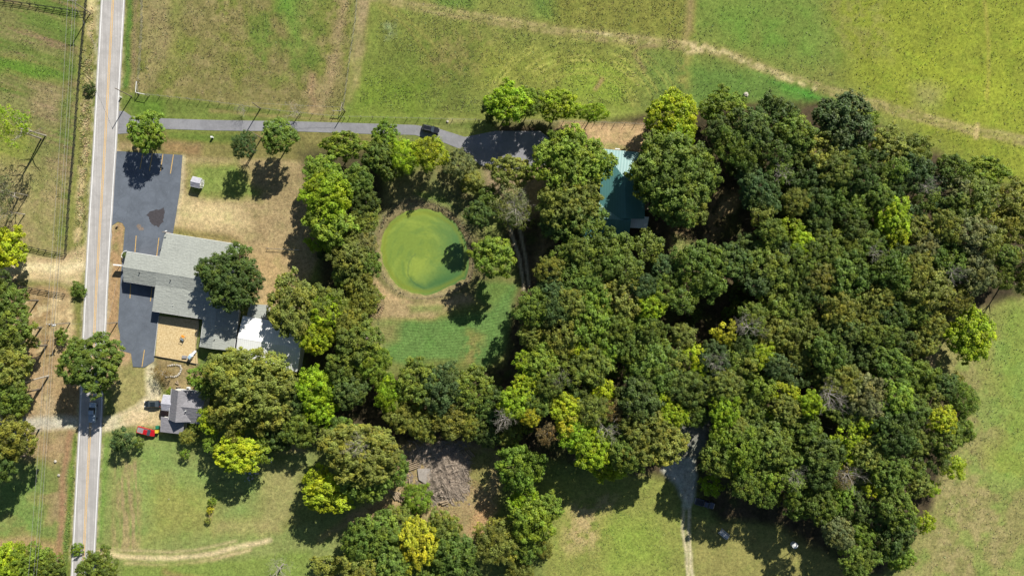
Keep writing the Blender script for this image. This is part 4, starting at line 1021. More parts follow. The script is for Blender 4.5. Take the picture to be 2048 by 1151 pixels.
rf = random.Random(77)
cand = []
for i in range(9000):
    px = rf.uniform(1000, 2110); py = rf.uniform(200, 1190); cand.append((px, py))
cu = np.array(cand); ins = sdpoly(cu[:, 0], cu[:, 1], WOOD)
for (px, py), dsd in zip(cand, ins):
    if dsd > -12: continue
    r = rf.choice((25, 29, 33, 37, 41, 46) if px > 1430 else (27, 32, 37, 43, 50))
    if dsd > -r*.62: continue
    if any(math.hypot(px-hx, py-hy) < hr+r*.62 for hx, hy, hr in HOLES): continue
    if any(math.hypot(px-a, py-b_) < (r+c)*.57 for a, b_, c in USED): continue
    left = px < 1400
    if py > 640 and px < 1420: w = ('mid', 'olive', 'olive', 'mid', 'bright', 'mid', 'dark', 'lime', 'mid')
    elif py > 760: w = ('mid', 'olive', 'mid', 'olive', 'dark', 'grey', 'bright', 'mid', 'olive', 'dark', 'lime')
    elif px > 1830: w = ('olive', 'grey', 'mid', 'blue', 'olive')
    else: w = ('dark', 'mid', 'blue', 'olive', 'dark', 'mid', 'olive', 'mid', 'mid')
    col = rf.choice(w); big = r >= 39; small = r <= 27
    if rf.random() < .012: col = 'brown'
    lab = locate(('large ' if big else 'small ' if small else '')+CW[col]+' tree', px, py)
    st_ = 'M' if rf.random() < .84 else 'F'
    if r <= 27: st_ = 'S' if rf.random() < .5 else 'M'
    tree(px, py, r, col, lab, st_, hc=rf.uniform(11, 15) if dsd < -40 or px < 1250 else rf.uniform(10, 13), group='trees of the wood', sx=rf.uniform(.9, 1.12), sy=rf.uniform(.9, 1.12))
    placed += 1
print('wood trees', placed)
# low understorey bushes seen in gaps
ub = 0
for i in range(600):
    px, py = rf.uniform(1010, 1960), rf.uniform(300, 1060)
    if sdpoly(np.array([px]), np.array([py]), WOOD)[0] > -20: continue
    if any(math.hypot(px-hx, py-hy) < hr for hx, hy, hr in HOLES): continue
    if min((math.hypot(px-a, py-b_)/c for a, b_, c in USED)) < .78: continue
    tree(px, py, rf.uniform(12, 20), rf.choice(('dark', 'olive', 'mid')), locate('low bush', px, py), 'S', hc=2.2, group='bushes under the trees of the wood', cat='shrub', name='shrub'); ub += 1
print('bushes', ub)
# bare trees
BARE = []
for i in range(3):
    rnd = random.Random(300+i); mb = MB()
    mb.tube((0, 0, -.2), (.1, 0, 3), .14, .11, 6); 
    for k in range(7):
        a = 6.28*k/7+rnd.uniform(-.3, .3); limb(mb, (.1, 0, 2+rnd.uniform(0, 1.2)), (math.cos(a), math.sin(a), .6), 2.6*rnd.uniform(.7, 1.1), .075, 3, rnd, n=4)
    BARE.append(mb.mesh('bare_branches', M['pale_bark']))
for i, (px, py, z, s, lb) in enumerate(((562,1132,0,1.3,'bare white tree without leaves on the lower lawn'),(1212,858,11.5,1.1,'dead white branches sticking out of the lower left wood'),(720,888,14,1.0,'dead pale branches at the top of the large olive oak'),
        (1655,785,13,1.3,'dead white branches in the lower right of the wood'),(1690,945,12,1.2,'dead grey branches near the brown tree in the lower wood'),(1030,420,8,1.3,'leafless white limbs of the half bare tree above the wheel tracks'),
        (1490,652,13,1.2,'dead pale branches in the middle of the wood'),(595,224,0,.9,'leafless grey shrub between driveway and upper field'),(485,218,0,.6,'small leafless shrub between driveway and upper field'))+tuple((x_, y_, 12.5, .9, locate('dead bare branch tips', x_, y_)) for x_, y_ in ((1850,372),(1745,505),(1430,725),(1590,950),(1560,345),(1900,545),(1740,800),(1120,755),(1010,835)))):
    p = P(px, py, z+2); o = link('bare_tree', BARE[i % 3]); o.location = (p.x, p.y, z); o.scale = (s, s, s); o.rotation_euler = (0, 0, i*1.3)
    if z:
        o.scale = (s, s, s*1.0); mb = MB(); mb.tube((p.x, p.y, 0), (p.x, p.y, z+.1), .16, .13, 6); t = mb.build('trunk', M['pale_bark'])
        root = empty('bare_tree', (p.x, p.y, 0), lb, 'tree'); t.parent = root; t.matrix_parent_inverse = Matrix.Translation((-p.x, -p.y, 0))
        o.name = 'branches'; o.parent = root; o.location = (0, 0, z)
    else: tag(o, lb, 'tree')
# ------------------------------------------------------------------ buildings
def part(mb, name, material, root, parent=None):
    me = mb.mesh(name, material); par = parent or root; o = bpy.data.objects.new(name, me); COL.objects.link(o); o.parent = par
    o.matrix_parent_inverse = Matrix.Translation(-Vector(root.location)) if parent is None else Matrix.Identity(4)
    return o
def gable(root, a, b, zr, wl, zl, wr, zr_, roof, wall, over=.35, ends=(1, 1), left=True, right=True, walls=True, t=.14, cap=True):
    # a, b: ends of the ridge (world xy); wl / wr: plan widths to the left / right of a->b; zl / zr_: eave heights
    a = Vector(a[:2]).to_3d(); b = Vector(b[:2]).to_3d(); d = (b-a).normalized(); n = Vector((-d.y, d.x, 0)); Z = Vector((0, 0, 1))
    if left: part(MB().slab([a+Z*zr, b+Z*zr, b+n*wl+Z*zl, a+n*wl+Z*zl], t), 'roof_slope', roof, root)
    if right: part(MB().slab([a+Z*(zr-.003), b+Z*(zr-.003), b-n*wr+Z*zr_, a-n*wr+Z*zr_], t), 'roof_slope', roof, root)
    if cap:
        e = .14; sl_, sr = (zr-zl)/wl, (zr-zr_)/wr
        mb = MB(); mb.slab([a+Z*(zr+.035), b+Z*(zr+.035), b+n*e+Z*(zr+.03-sl_*e), a+n*e+Z*(zr+.03-sl_*e)], .02)
        mb.slab([a+Z*(zr+.033), b+Z*(zr+.033), b-n*e+Z*(zr+.028-sr*e), a-n*e+Z*(zr+.028-sr*e)], .02); part(mb, 'ridge_cap', roof, root)
    for s, w, ze, on in ((1, wl, zl, left), (-1, wr, zr_, right)):
        if on:
            mb = MB(); c = (a+b)/2+n*s*(w+.06); mb.box((c.x, c.y, ze-.12), ((b-a).length, .1, .12), math.atan2(d.y, d.x)); part(mb, 'gutter', M['white'], root)
    if walls:
        a2 = a+d*over; b2 = b-d*over; L = wl-over; Rw = wr-over
        prof = lambda o_: [o_-n*Rw, o_-n*Rw+Z*(zr_-t+(zr-zr_)*over/wr), o_+Z*(zr-t-.02), o_+n*L+Z*(zl-t+(zr-zl)*over/wl), o_+n*L]
        vs = prof(a2)+prof(b2); fs = [(0, 1, 2, 3, 4), (9, 8, 7, 6, 5)]+[(i, i+5, (i+1) % 5+5, (i+1) % 5) for i in range(5)]
        mb = MB(); mb.add(vs, fs); part(mb, 'wall', wall, root)
        return a2, b2, n, L, Rw
def window(root, c, d, w=1.1, h=1.1, z=1.5, name='window'):        # c on the wall face, d unit along the wall
    c = Vector((c[0], c[1], z)); d = Vector((d[0], d[1], 0)); rz = math.atan2(d.y, d.x)
    mb = MB(); mb.box(c+Vector((0, 0, h/2+.05)), (w+.2, .14, .1), rz); mb.box(c-Vector((0, 0, h/2+.05)), (w+.26, .2, .1), rz)
    mb.box(c-d*(w/2+.05), (.1, .14, h), rz); mb.box(c+d*(w/2+.05), (.1, .14, h), rz)
    if name == 'window': mb.box(c, (w, .1, .05), rz)
    o = part(mb, name, M['white'], root); me = MB().box(c, (w, .06, h-.004), rz).mesh('pane' if name == 'window' else 'leaf_panel', M['pane'] if name == 'window' else M['siding'])
    p = bpy.data.objects.new('pane' if name == 'window' else 'door_panel', me); COL.objects.link(p); p.parent = o; return o
def vent(root, px, py, z, r=.09, h=.55, m='concrete'):
    p = P(px, py, z); mb = MB(); mb.tube((p.x, p.y, z-.5), (p.x, p.y, z+h), r, r, 8); part(mb, 'vent_pipe', M[m], root)
def onside(a, b, n, off, t): return (Vector(a)+(Vector(b)-Vector(a))*t+Vector(n)*off)

# church
ch = empty('church', P(380, 560), 'long grey-green shingled church with a low wing toward the road', 'church')
zr = 4.3; A0 = P(246, 534, zr); A1 = P(312, 544.5, zr); B0 = P(311.5, 544.4, zr+.02); B1 = P(464, 568.6, zr+.02)
d = (A1-A0).normalized(); 
ra = gable(ch, A0, A1, zr, 4.45, 3.65, 3.95, 3.0, M['shingle_green'], M['brick'], .4)
rb = gable(ch, B0, B1, zr+.02, 11.3, 2.75, 3.4, 3.45, M['shingle_green'], M['brick'], .4)
n = Vector((-d.y, d.x, 0)); Z = Vector((0, 0, 1)); e0 = B0.copy(); e0.z = 0; e1 = B1.copy(); e1.z = 0
top = [e0-n*3.35+Z*3.42, e1-n*3.35+Z*3.42, e1-n*10.9+Z*3.0, e0-n*10.9+Z*3.0]
part(MB().slab(top, .14), 'roof_slope', M['shingle_green'], ch)
mb = MB(); mb.prism([tuple((e0-n*3.1+d*.4)[:2]), tuple((e1-n*3.1-d*.4)[:2]), tuple((e1-n*10.5-d*.4)[:2]), tuple((e0-n*10.5+d*.4)[:2])], 0, 2.84); part(mb, 'wall', M['brick'], ch)
mb = MB(); c = (e0+e1)/2-n*10.97; mb.box((c.x, c.y, 2.9), ((e1-e0).length, .1, .13), math.atan2(d.y, d.x)); part(mb, 'gutter', M['white'], ch)
C0 = P(436, 598, 3.9); C1 = P(424, 697, 3.9)
rc = gable(ch, C0, C1, 3.9, 5.7, 2.75, 3.9, 2.85, M['shingle_green'], M['siding'], .4)
for px, py, z in ((279.5,545,3.9),(341.5,560,3.8),(402.5,569,3.8),(429.5,679,3.6)): vent(ch, px, py, z+.1, .12, .5, 'dark')
for px, py in ((345.5,605),(346,610)): vent(ch, px, py, 3.2, .07, .35, 'white')
a2, b2, nn, LL, RR_ = ra
for t in (.2, .5, .8): window(ch, onside(a2, b2, nn, -RR_-.02, t), d); window(ch, onside(a2, b2, nn, LL+.02, t), d)
a2, b2, nn, LL, RR_ = rb
for t in (.15, .35, .55, .75): window(ch, onside(a2, b2, nn, LL+.02, t), d)
for t in (.12, .35, .6): window(ch, e0+(e1-e0)*t-n*10.52, d)
window(ch, e0+(e1-e0)*.24-n*10.52, d, .95, 2.05, 1.04, 'door')
window(ch, Vector(ra[0])-Vector(ra[2])*0+Vector((-.02*d.x, -.02*d.y, 0)), n, 1.6, 2.1, 1.07, 'door')
# small stair landing hidden corner box at the end of the eave
mb = MB(); p = P(462, 500, 2.0); mb.box((p.x, p.y, 1.4), (1.0, 1.3, .9), .1); mb.box((p.x, p.y, .45), (.7, .9, .9), .1); tag(mb.build('utility_cabinet', M['white']), 'white cabinet at the far right corner of the church roof', 'cabinet')
# sign standing by the road at the tip of the church
sg = empty('roadside_sign', P(239, 531), 'white sign board seen edge on at the church tip by the road', 'sign')
a = P(226, 529, 2.9); b = P(243, 530.5, 2.9); dd = (b-a).normalized()
mb = MB(); c = (a+b)/2; mb.box((c.x, c.y, 2.25), ((b-a).length, .38, 1.3), math.atan2(dd.y, dd.x)); part(mb, 'sign_board', M['white'], sg)
for t in (.2, .8):
    q = a+(b-a)*t; mb = MB(); mb.tube((q.x, q.y, 0), (q.x, q.y, 1.6), .09, .09, 8); part(mb, 'sign_post', M['concrete'], sg)
mb = MB()
for k in range(12):
    t0, t1 = math.radians(90+k*9), math.radians(99+k*9); c0 = P(255, 512)
    mb.tube(c0+Vector((math.cos(t0), math.sin(t0), .25))*1.5, c0+Vector((math.cos(t1), math.sin(t1), .25))*1.5, .1, .1, 5)
tag(mb.build('curved_kerb', M['white']), 'white curved edging round the shrub bed at the church tip', 'edging')

# metal hall
mh = empty('metal_hall', P(540, 680), 'white metal hall with a ridge, half covered by tree shade', 'hall')
zr = 5.0; a = P(475, 675, zr); b = P(601, 697, zr); d2 = (b-a).normalized(); n2 = Vector((-d2.y, d2.x, 0))
rm = gable(mh, a, b, zr, 6.1, 3.9, 6.6, 3.9, M['zinc'], M['metal_white'], .15)
f0 = Vector((a.x, a.y, 0))+n2*6.1; 
top = [P(499, 607.5, 2.9), P(535, 609.5, 2.9), f0+d2*6.4+Z*3.3+n2*.1, f0+d2*.9+Z*3.3+n2*.1]
part(MB().slab(top, .1), 'lean_to_roof', M['shingle_green'], mh)
fp = [tuple((v[0], v[1])) for v in top]; cx = sum(v[0] for v in fp)/4; cy = sum(v[1] for v in fp)/4
mb = MB(); mb.prism([(cx+(x-cx)*.92, cy+(y-cy)*.92) for x, y in fp], 0, 2.75); part(mb, 'wall', M['metal_white'], mh)
for t in (.3, .7): window(mh, onside(rm[0], rm[1], rm[2], -rm[4]-.02, t), d2, 1.2, 1.0, 1.7)
window(mh, Vector(rm[0])-d2*.02, n2, 3.0, 2.8, 1.45, 'door')

# grey shingled house
hs = empty('house', P(365, 822), 'grey shingled house with crossing gables beside the black car', 'house')
zr = 5.6
a = P(400+5, 817, 5.0); b = P(353, 812, 5.0); d3 = (a-b).normalized()
r1 = gable(hs, b, a, 5.0, 4.35, 3.0, 4.6, 3.0, M['shingle_grey'], M['siding'], .35)
a = P(356.5, 781, zr); b = P(350.6, 844, zr)
r2 = gable(hs, a, b, zr, 3.0, 3.3, 3.0, 3.3, M['shingle_grey'], M['siding'], .35)
a = P(321.5, 806.5, 3.6); b = P(349, 809.5, 3.6)
r3 = gable(hs, a, b, 3.6, 2.35, 2.8, 1.85, 2.9, M['shingle_lilac'], M['siding'], .3)
top = [P(321.8, 832.3, 3.0), P(368, 841, 3.0), P(366.3, 868, 2.5), P(320.2, 862.8, 2.5)]
part(MB().slab(top, .12), 'porch_roof', M['shingle_grey'], hs)
fp = [(v[0], v[1]) for v in top]; cx = sum(v[0] for v in fp)/4; cy = sum(v[1] for v in fp)/4
mb = MB(); mb.prism([(cx+(x-cx)*.9, cy+(y-cy)*.88) for x, y in fp], 0, 2.3); part(mb, 'wall', M['siding'], hs)
top = [P(388, 784, 2.9), P(416, 788.5, 2.9), P(411, 800, 2.8), P(392, 798, 2.9)]; part(MB().slab(top, .1), 'porch_roof', M['shingle_grey'], hs)
mb = MB()
for v in top: mb.tube((v[0]*.995, v[1], 0), (v[0]*.995, v[1], v[2]-.12), .06, .06, 6)
part(mb, 'porch_post', M['white'], hs)
vent(hs, 371.5, 821, 4.7, .12, .5, 'white'); vent(hs, 355, 853, 3.1, .1, .4, 'concrete')
vent(hs, 366, 827, 4.2, .08, .4, 'concrete')
for t in (.25, .6): window(hs, onside(r1[0], r1[1], r1[2], -r1[4]-.02, t+.2), d3); window(hs, onside(r1[0], r1[1], r1[2], r1[3]+.02, t+.2), d3)
mb = MB(); p = P(334, 826); mb.box((p.x, p.y, .3), (3.2, 1.6, .3), -.1); part(mb, 'porch_deck', M['brick'], hs)

# teal roofed house among the trees
th = empty('teal_roofed_house', P(1235, 390), 'house with a teal standing seam metal roof between big trees', 'house')
zr = 5.6; ze = 3.0
# hipped wing running down the picture
ap = P(1250, 357, zr); s0 = P(1252, 437, zr); NW = P(1205, 297.5, ze); NE = P(1286, 305, ze); SW = P(1197, 437, ze); SE_ = P(1290, 437, ze)
part(MB().slab([NW, NE, ap], .12), 'roof_slope', M['teal'], th)
part(MB().slab([NW, ap, s0, SW], .12), 'roof_slope', M['teal'], th)
part(MB().slab([NE, SE_, s0, ap], .12), 'roof_slope', M['teal'], th)
mb = MB(); mb.prism([((v.x-ap.x)*.94+ap.x, (v.y-390*0-P(0, 372).y)*.96+P(0, 372).y) for v in (NW, NE, SE_, SW)], 0, ze-.05); part(mb, 'wall', M['brick'], th)
a = P(1165, 434, 5.2); b = P(1262, 441, 5.2)
r4 = gable(th, a, b, 5.2, 4.6, 3.0, 5.2, 3.0, M['teal'], M['brick'], .3)
top = [P(1262, 430, 3.1), P(1298, 434, 3.1), P(1294, 457, 2.7), P(1258, 455, 2.7)]; part(MB().slab(top, .1), 'porch_roof', M['zinc'], th)
mb = MB()
for v in top: mb.tube((v[0], v[1], 0), (v[0], v[1], v[2]-.12), .07, .07, 6)
part(mb, 'porch_post', M['white'], th)
mb = MB(); p = P(1235, 298.5, 3); mb.box((p.x, p.y+.1, 3.02), (1.3, .28, .12), -.1); part(mb, 'gutter_guard', M['white'], th)
mb = MB(); p = P(1283, 405, 1); mb.box((p.x, p.y, .4), (4.5, 4.0, .25), -.1); part(mb, 'deck', M['log'], th)
for t in (.3, .7): window(th, onside(r4[0], r4[1], r4[2], -r4[4]-.02, t), (b-a).normalized())

# shed on the church lawn
sh = empty('garden_shed', P(391, 367), 'small grey roofed white shed on the church lawn', 'shed')
a = P(379.3, 363.2, 2.6); b = P(398.5, 368, 2.6); a = P(380.5, 362.5, 2.6); b = P(399.5, 367, 2.6)
r5 = gable(sh, a, b, 2.6, 1.5, 2.0, 1.2, 2.0, M['shingle_lilac'], M['white'], .12)
window(sh, Vector(r5[1])+(b-a).normalized()*.02, Vector((.24, .97, 0)), .9, 1.7, .9, 'door')

# ------------------------------------------------------------------ fences
def copy_part(src, root, loc, rz=0, sx=1.0):
    o = src.copy(); COL.objects.link(o); o.parent = root; o.location = loc; o.rotation_euler = (0, 0, rz); o.scale = (sx, 1, 1); return o
def board_fence(pts, label, step=2.45, h=1.35, rails=(.35, .75, 1.15), z=-.06, colr='black_board'):
    root = empty('board_fence', P(*pts[0]), label, 'fence', 'black board fences by the road'); o0 = Vector(root.location)
    pm = MB().box((0, 0, h/2-.1), (.15, .15, h+.25)).mesh('post', M[colr]); rm_ = MB().box((.5, 0, 0), (1.0, .035, .15)).mesh('rail', M[colr])
    W = [P(*q) for q in pts]; L = 0; samp = []
    for p, q in zip(W[:-1], W[1:]):
        n_ = max(1, round((q-p).length/step))
        for i in range(n_): samp.append(p+(q-p)*(i/n_))
    samp.append(W[-1])
    for i, p in enumerate(samp):
        o = bpy.data.objects.new('post', pm); COL.objects.link(o); o.parent = root; o.location = p-o0+Vector((0, 0, z))
        if i < len(samp)-1:
            q = samp[i+1]; d_ = q-p; rz = math.atan2(d_.y, d_.x)
            for zz in rails:
                r = bpy.data.objects.new('rail', rm_); COL.objects.link(r); r.parent = root
                r.location = p-o0+Vector((-math.sin(rz)*.1, math.cos(rz)*.1, zz)); r.rotation_euler = (0, R_.uniform(-.008, .008), rz); r.scale = (d_.length-.004, 1, 1)
    return root
board_fence([(-40,-4),(60,10),(172,27)], 'black board fence running across the top left field', rails=(.3, .7, 1.1))
board_fence([(176,-20),(172,27),(165,100),(158,180),(150,290),(140,400),(133,508)], 'long black board fence beside the road')
board_fence([(133,508),(92,500),(50,491),(-10,482)], 'short black board fence above the dirt entrance')
board_fence([(-30,563),(30,570),(130,588)], 'short black board fence below the dirt entrance')
def post_fence(pts, label, step, h=1.5, brace=()):
    root = empty('wire_fence', P(*pts[0]), label, 'fence'); o0 = Vector(root.location)
    pm = MB().tube((0, 0, -.35), (0, 0, h), .075, .065, 6).mesh('post', M['post']); W = [P(*q) for q in pts]; samp = []
    for p, q in zip(W[:-1], W[1:]):
        n_ = max(1, round((q-p).length/step))
        for i in range(n_): samp.append(p+(q-p)*(i/n_))
    samp.append(W[-1])
    for p in samp:
        o = bpy.data.objects.new('post', pm); COL.objects.link(o); o.parent = root; o.location = p-o0; o.rotation_euler = (R_.uniform(-.05, .05), R_.uniform(-.05, .05), 0)
    mb = MB()
    for p, q in zip(samp[:-1], samp[1:]):
        for z in (.4, .8, 1.25): mb.tube(p+Vector((0, 0, z)), q+Vector((0, 0, z)), .012, .012, 3, False)
    part(mb, 'fence_wire', M['wire'], root)
    return root
post_fence([(286,-30),(286,54),(282,120),(279,160)], 'wire fence with pale posts right of the road at the top', 3.05)
post_fence([(279,188),(420,203),(560,222),(690,235)], 'wire fence with grey posts above the driveway', 3.1)
post_fence([(717,-30),(712,40),(700,120),(687,222)], 'wire fence between the brown field and the pasture', 3.05)
post_fence([(700,234),(860,238),(1020,242),(1170,244),(1310,250)], 'wire fence along the bottom of the pasture', 3.05)
gt = empty('corner_brace', P(278, 186), 'white wooden corner brace beside the upper driveway fence', 'fence brace')
for (x0, y0), (x1, y1), z0, z1 in (((277.5,188),(277.5,188),-.3,1.9),((279,166),(279,166),-.3,1.9),((277.5,188),(279,166),1.7,1.7),((277.5,188),(279,166),.2,1.5),((296,192),(296,192),-.3,1.8),((277.5,188),(296,192),1.6,1.6)):
    p, q = P(x0, y0), P(x1, y1); p.z = z0; q.z = z1; part(MB().tube(p, q, .09, .08, 7), 'brace_post', M['white'] if z0 == z1 else M['post'], gt)
gt = empty('corner_brace', P(687, 225), 'pale wooden corner brace at the bottom of the middle wire fence', 'fence brace')
for (x0, y0), (x1, y1), z0, z1 in (((684,225),(684,225),-.3,1.9),((687,208),(687,208),-.3,1.9),((684,225),(687,208),1.6,1.6),((668,224),(668,224),-.3,1.9),((668,224),(684,225),1.6,1.6)):
    p, q = P(x0, y0), P(x1, y1); p.z = z0; q.z = z1; part(MB().tube(p, q, .09, .08, 7), 'brace_post', M['post'], gt)

# ------------------------------------------------------------------ poles and wires
def pole(px, py, h, label, arm=True, trans=False, ang=0.0, light=False):
    p = P(px, py); root = empty('utility_pole', p, label, 'utility pole')
    mb = MB().tube((0, 0, -.4), (0, 0, h), .17, .11, 10); o = link('pole', mb.mesh('pole', M['pole']), root)
    if arm:
        mb = MB().box((0, .14, h-.35), (2.5, .11, .13), ang); link('crossarm', mb.mesh('crossarm', M['pole']), root)
        for x in (-1.1, .35, 1.1):
            mb = MB().tube((x*math.cos(ang), .14+x*math.sin(ang), h-.28), (x*math.cos(ang), .14+x*math.sin(ang), h-.05), .07, .05, 8); link('insulator', mb.mesh('insulator', M['white']), root)
    if trans:
        mb = MB().tube((.1, -.38, h-1.9), (.1, -.38, h-.9), .27, .27, 12); link('transformer', mb.mesh('transformer', M['white']), root)
    if light:
        mb = MB().tube((0, 0, h-.3), (.7, .2, h-.1), .05, .05, 6); mb.box((.95, .25, h-.1), (.5, .25, .12), .25); link('lamp_head', mb.mesh('lamp_head', M['white']), root)
    return p
hp = 8.6
p1 = pole(181, 26, hp, 'wooden power pole with crossarm at the top beside the road'); p8 = pole(140, 645, hp, 'wooden power pole with white transformer beside the lower fence', trans=True, ang=.05)
p0 = pole(224, -560, hp, 'wooden power pole beyond the top edge of the picture'); pz = pole(94, 1260, hp, 'wooden power pole beyond the bottom edge of the picture')
p2 = pole(263, 193, 8.3, 'slim power pole on the verge beside the driveway mouth', arm=False, light=False)
p6 = pole(521, 217, 6.4, 'wooden pole standing above the driveway', arm=False)
p9 = pole(234.5, 644.5, 5.2, 'slim pole on the verge right of the road by the parking lot', arm=False)
p7 = pole(523, 276, 9.5, 'wooden pole below the driveway beside the narrow thin tree', arm=False)
pl = pole(341, 466, 4.6, 'light pole at the upper corner of the church roof', arm=False, light=True)
pq = pole(690, 222, 4.5, 'short pole at the bottom of the middle wire fence', arm=False)
wr = empty('power_line', p8, 'thin pale power wires running down the left side', 'power line')
def wire(a, b, za, zb, sag=.6, r=.03, name='wire', root=wr):
    mb = MB(); N_ = 14; pv = None
    for i in range(N_+1):
        t = i/N_; q = Vector((a[0]+(b[0]-a[0])*t, a[1]+(b[1]-a[1])*t, za+(zb-za)*t-sag*4*t*(1-t)))
        if pv is not None: mb.tube(pv, q, r, r, 4, False)
        pv = q
    part(mb, name, M['wire'], root)
for x in (-1.1, .35, 1.1):
    for a, b in ((p0, p1), (p1, p8), (p8, pz)):
        wire((a.x+x, a.y+.14), (b.x+x, b.y+.14), hp-.05, hp-.05)
w2 = empty('service_wire', p8, 'thin wire crossing the road to the slim pole', 'power line'); wire(p8, p9, 6.8, 5.1, .3, .02, 'wire', w2)
w3 = empty('service_wire', p2, 'thin wire from the top pole to the driveway pole', 'power line'); wire(p1, p2, 7.9, 8.2, .4, .02, 'wire', w3)
w4 = empty('service_wire', p9, 'thin wire from the slim pole to the church wing', 'power line'); q = P(247, 560); wire(p9, q, 5.1, 3.2, .2, .02, 'wire', w4)
w5 = empty('service_wire', p6, 'thin wire from the driveway pole to the fence pole', 'power line'); wire(p6, pq, 6.2, 4.4, .4, .02, 'wire', w5); 
# stumps / topped trunks on the left
for (px, py, h, r, lb) in ((50,640,3.2,.42,'pale topped trunk at the left casting a stubby shadow'),(93,690,4.2,.30,'white topped trunk beside the leafy shoot')):
    q = P(px, py); root = empty('topped_trunk', q, lb, 'tree trunk'); mb = MB().tube((0, 0, -.2), (.1, .1, h), r, r*.8, 10); link('trunk', mb.mesh('trunk', M['bark']), root)
    mb = MB().tube((.1, .1, h), (.1, .1, h+.03), r*.78, r*.78, 10); link('cut_top', mb.mesh('cut_top', M['white']), root)
for (a, b, r, lb) in (((97,751,.0),(50,764,9),.24,'pale slanting trunk reaching toward the trees on the left'),((60,800,0),(22,816,9),.22,'second slanting trunk behind the pale one'),((82,277,0),(33,262,11),.2,'bare slanting trunk of the thin yellow tree at upper left'),
                      ((36,396,0),(0,384,9),.2,'slanting trunk at the left, upper one'),((19,429,0),(-14,424,9),.2,'slanting trunk at the left, lower one')):
    p = P(a[0], a[1]); q = P(b[0]-0, b[1], b[2]); q2 = P(b[0], b[1], b[2]); mb = MB(); mb.tube(p, p+(q-p)*.5+Vector((.1, .1, 0)), r*1.2, r*.85, 8, False); mb.tube(p+(q-p)*.5+Vector((.1, .1, 0)), q, r*.85, r*.4, 8, False)
    tag(mb.build('tree_trunk', M['pale_bark']), lb, 'tree trunk')

# ------------------------------------------------------------------ vehicles
def paint(name, c, rough=.25):
    m, nt, b = mat_base(name); b.inputs['Base Color'].default_value = (*c, 1); b.inputs['Roughness'].default_value = rough
    b.inputs['Coat Weight'].default_value = .5; b.inputs['Metallic'].default_value = .2
    pos = wpos(nt); n1 = noise(nt, 1.3, 3, .6, pos); nt.links.new(mixc(nt, ramp(nt, n1, .4, .7, 0, .25), c, tuple(min(1, q*.7+.01) for q in c)), b.inputs['Base Color']); return m
M['lamp'] = mat('lamp_glass', (.8, .8, .78), .05, 3, .1, bmp=0); M['tail'] = mat('tail_glass', (.35, .02, .02), .05, 3, .2, bmp=0); M['trim'] = mat('black_trim', (.02, .02, .022), .1, 3, .5, bmp=0)
def loft(secs, close=True):                     # secs: list of rings (same count)
    mb = MB(); n = len(secs[0])
    for s in secs: mb.v += [tuple(p) for p in s]
    for i in range(len(secs)-1):
        for k in range(n): mb.f.append((i*n+k, i*n+(k+1) % n, (i+1)*n+(k+1) % n, (i+1)*n+k))
    mb.f.append(tuple(range(n-1, -1, -1))); mb.f.append(tuple(range((len(secs)-1)*n, len(secs)*n))); return mb
def ring(x, w, z0, z1, e=.12):                  # rounded section across the car at x
    hw = w/2; return [(x, -hw+e*.3, z0), (x, hw-e*.3, z0), (x, hw, z0+e), (x, hw, z1-e*1.2), (x, hw-e*.9, z1), (x, -hw+e*.9, z1), (x, -hw, z1-e*1.2), (x, -hw, z0+e)]
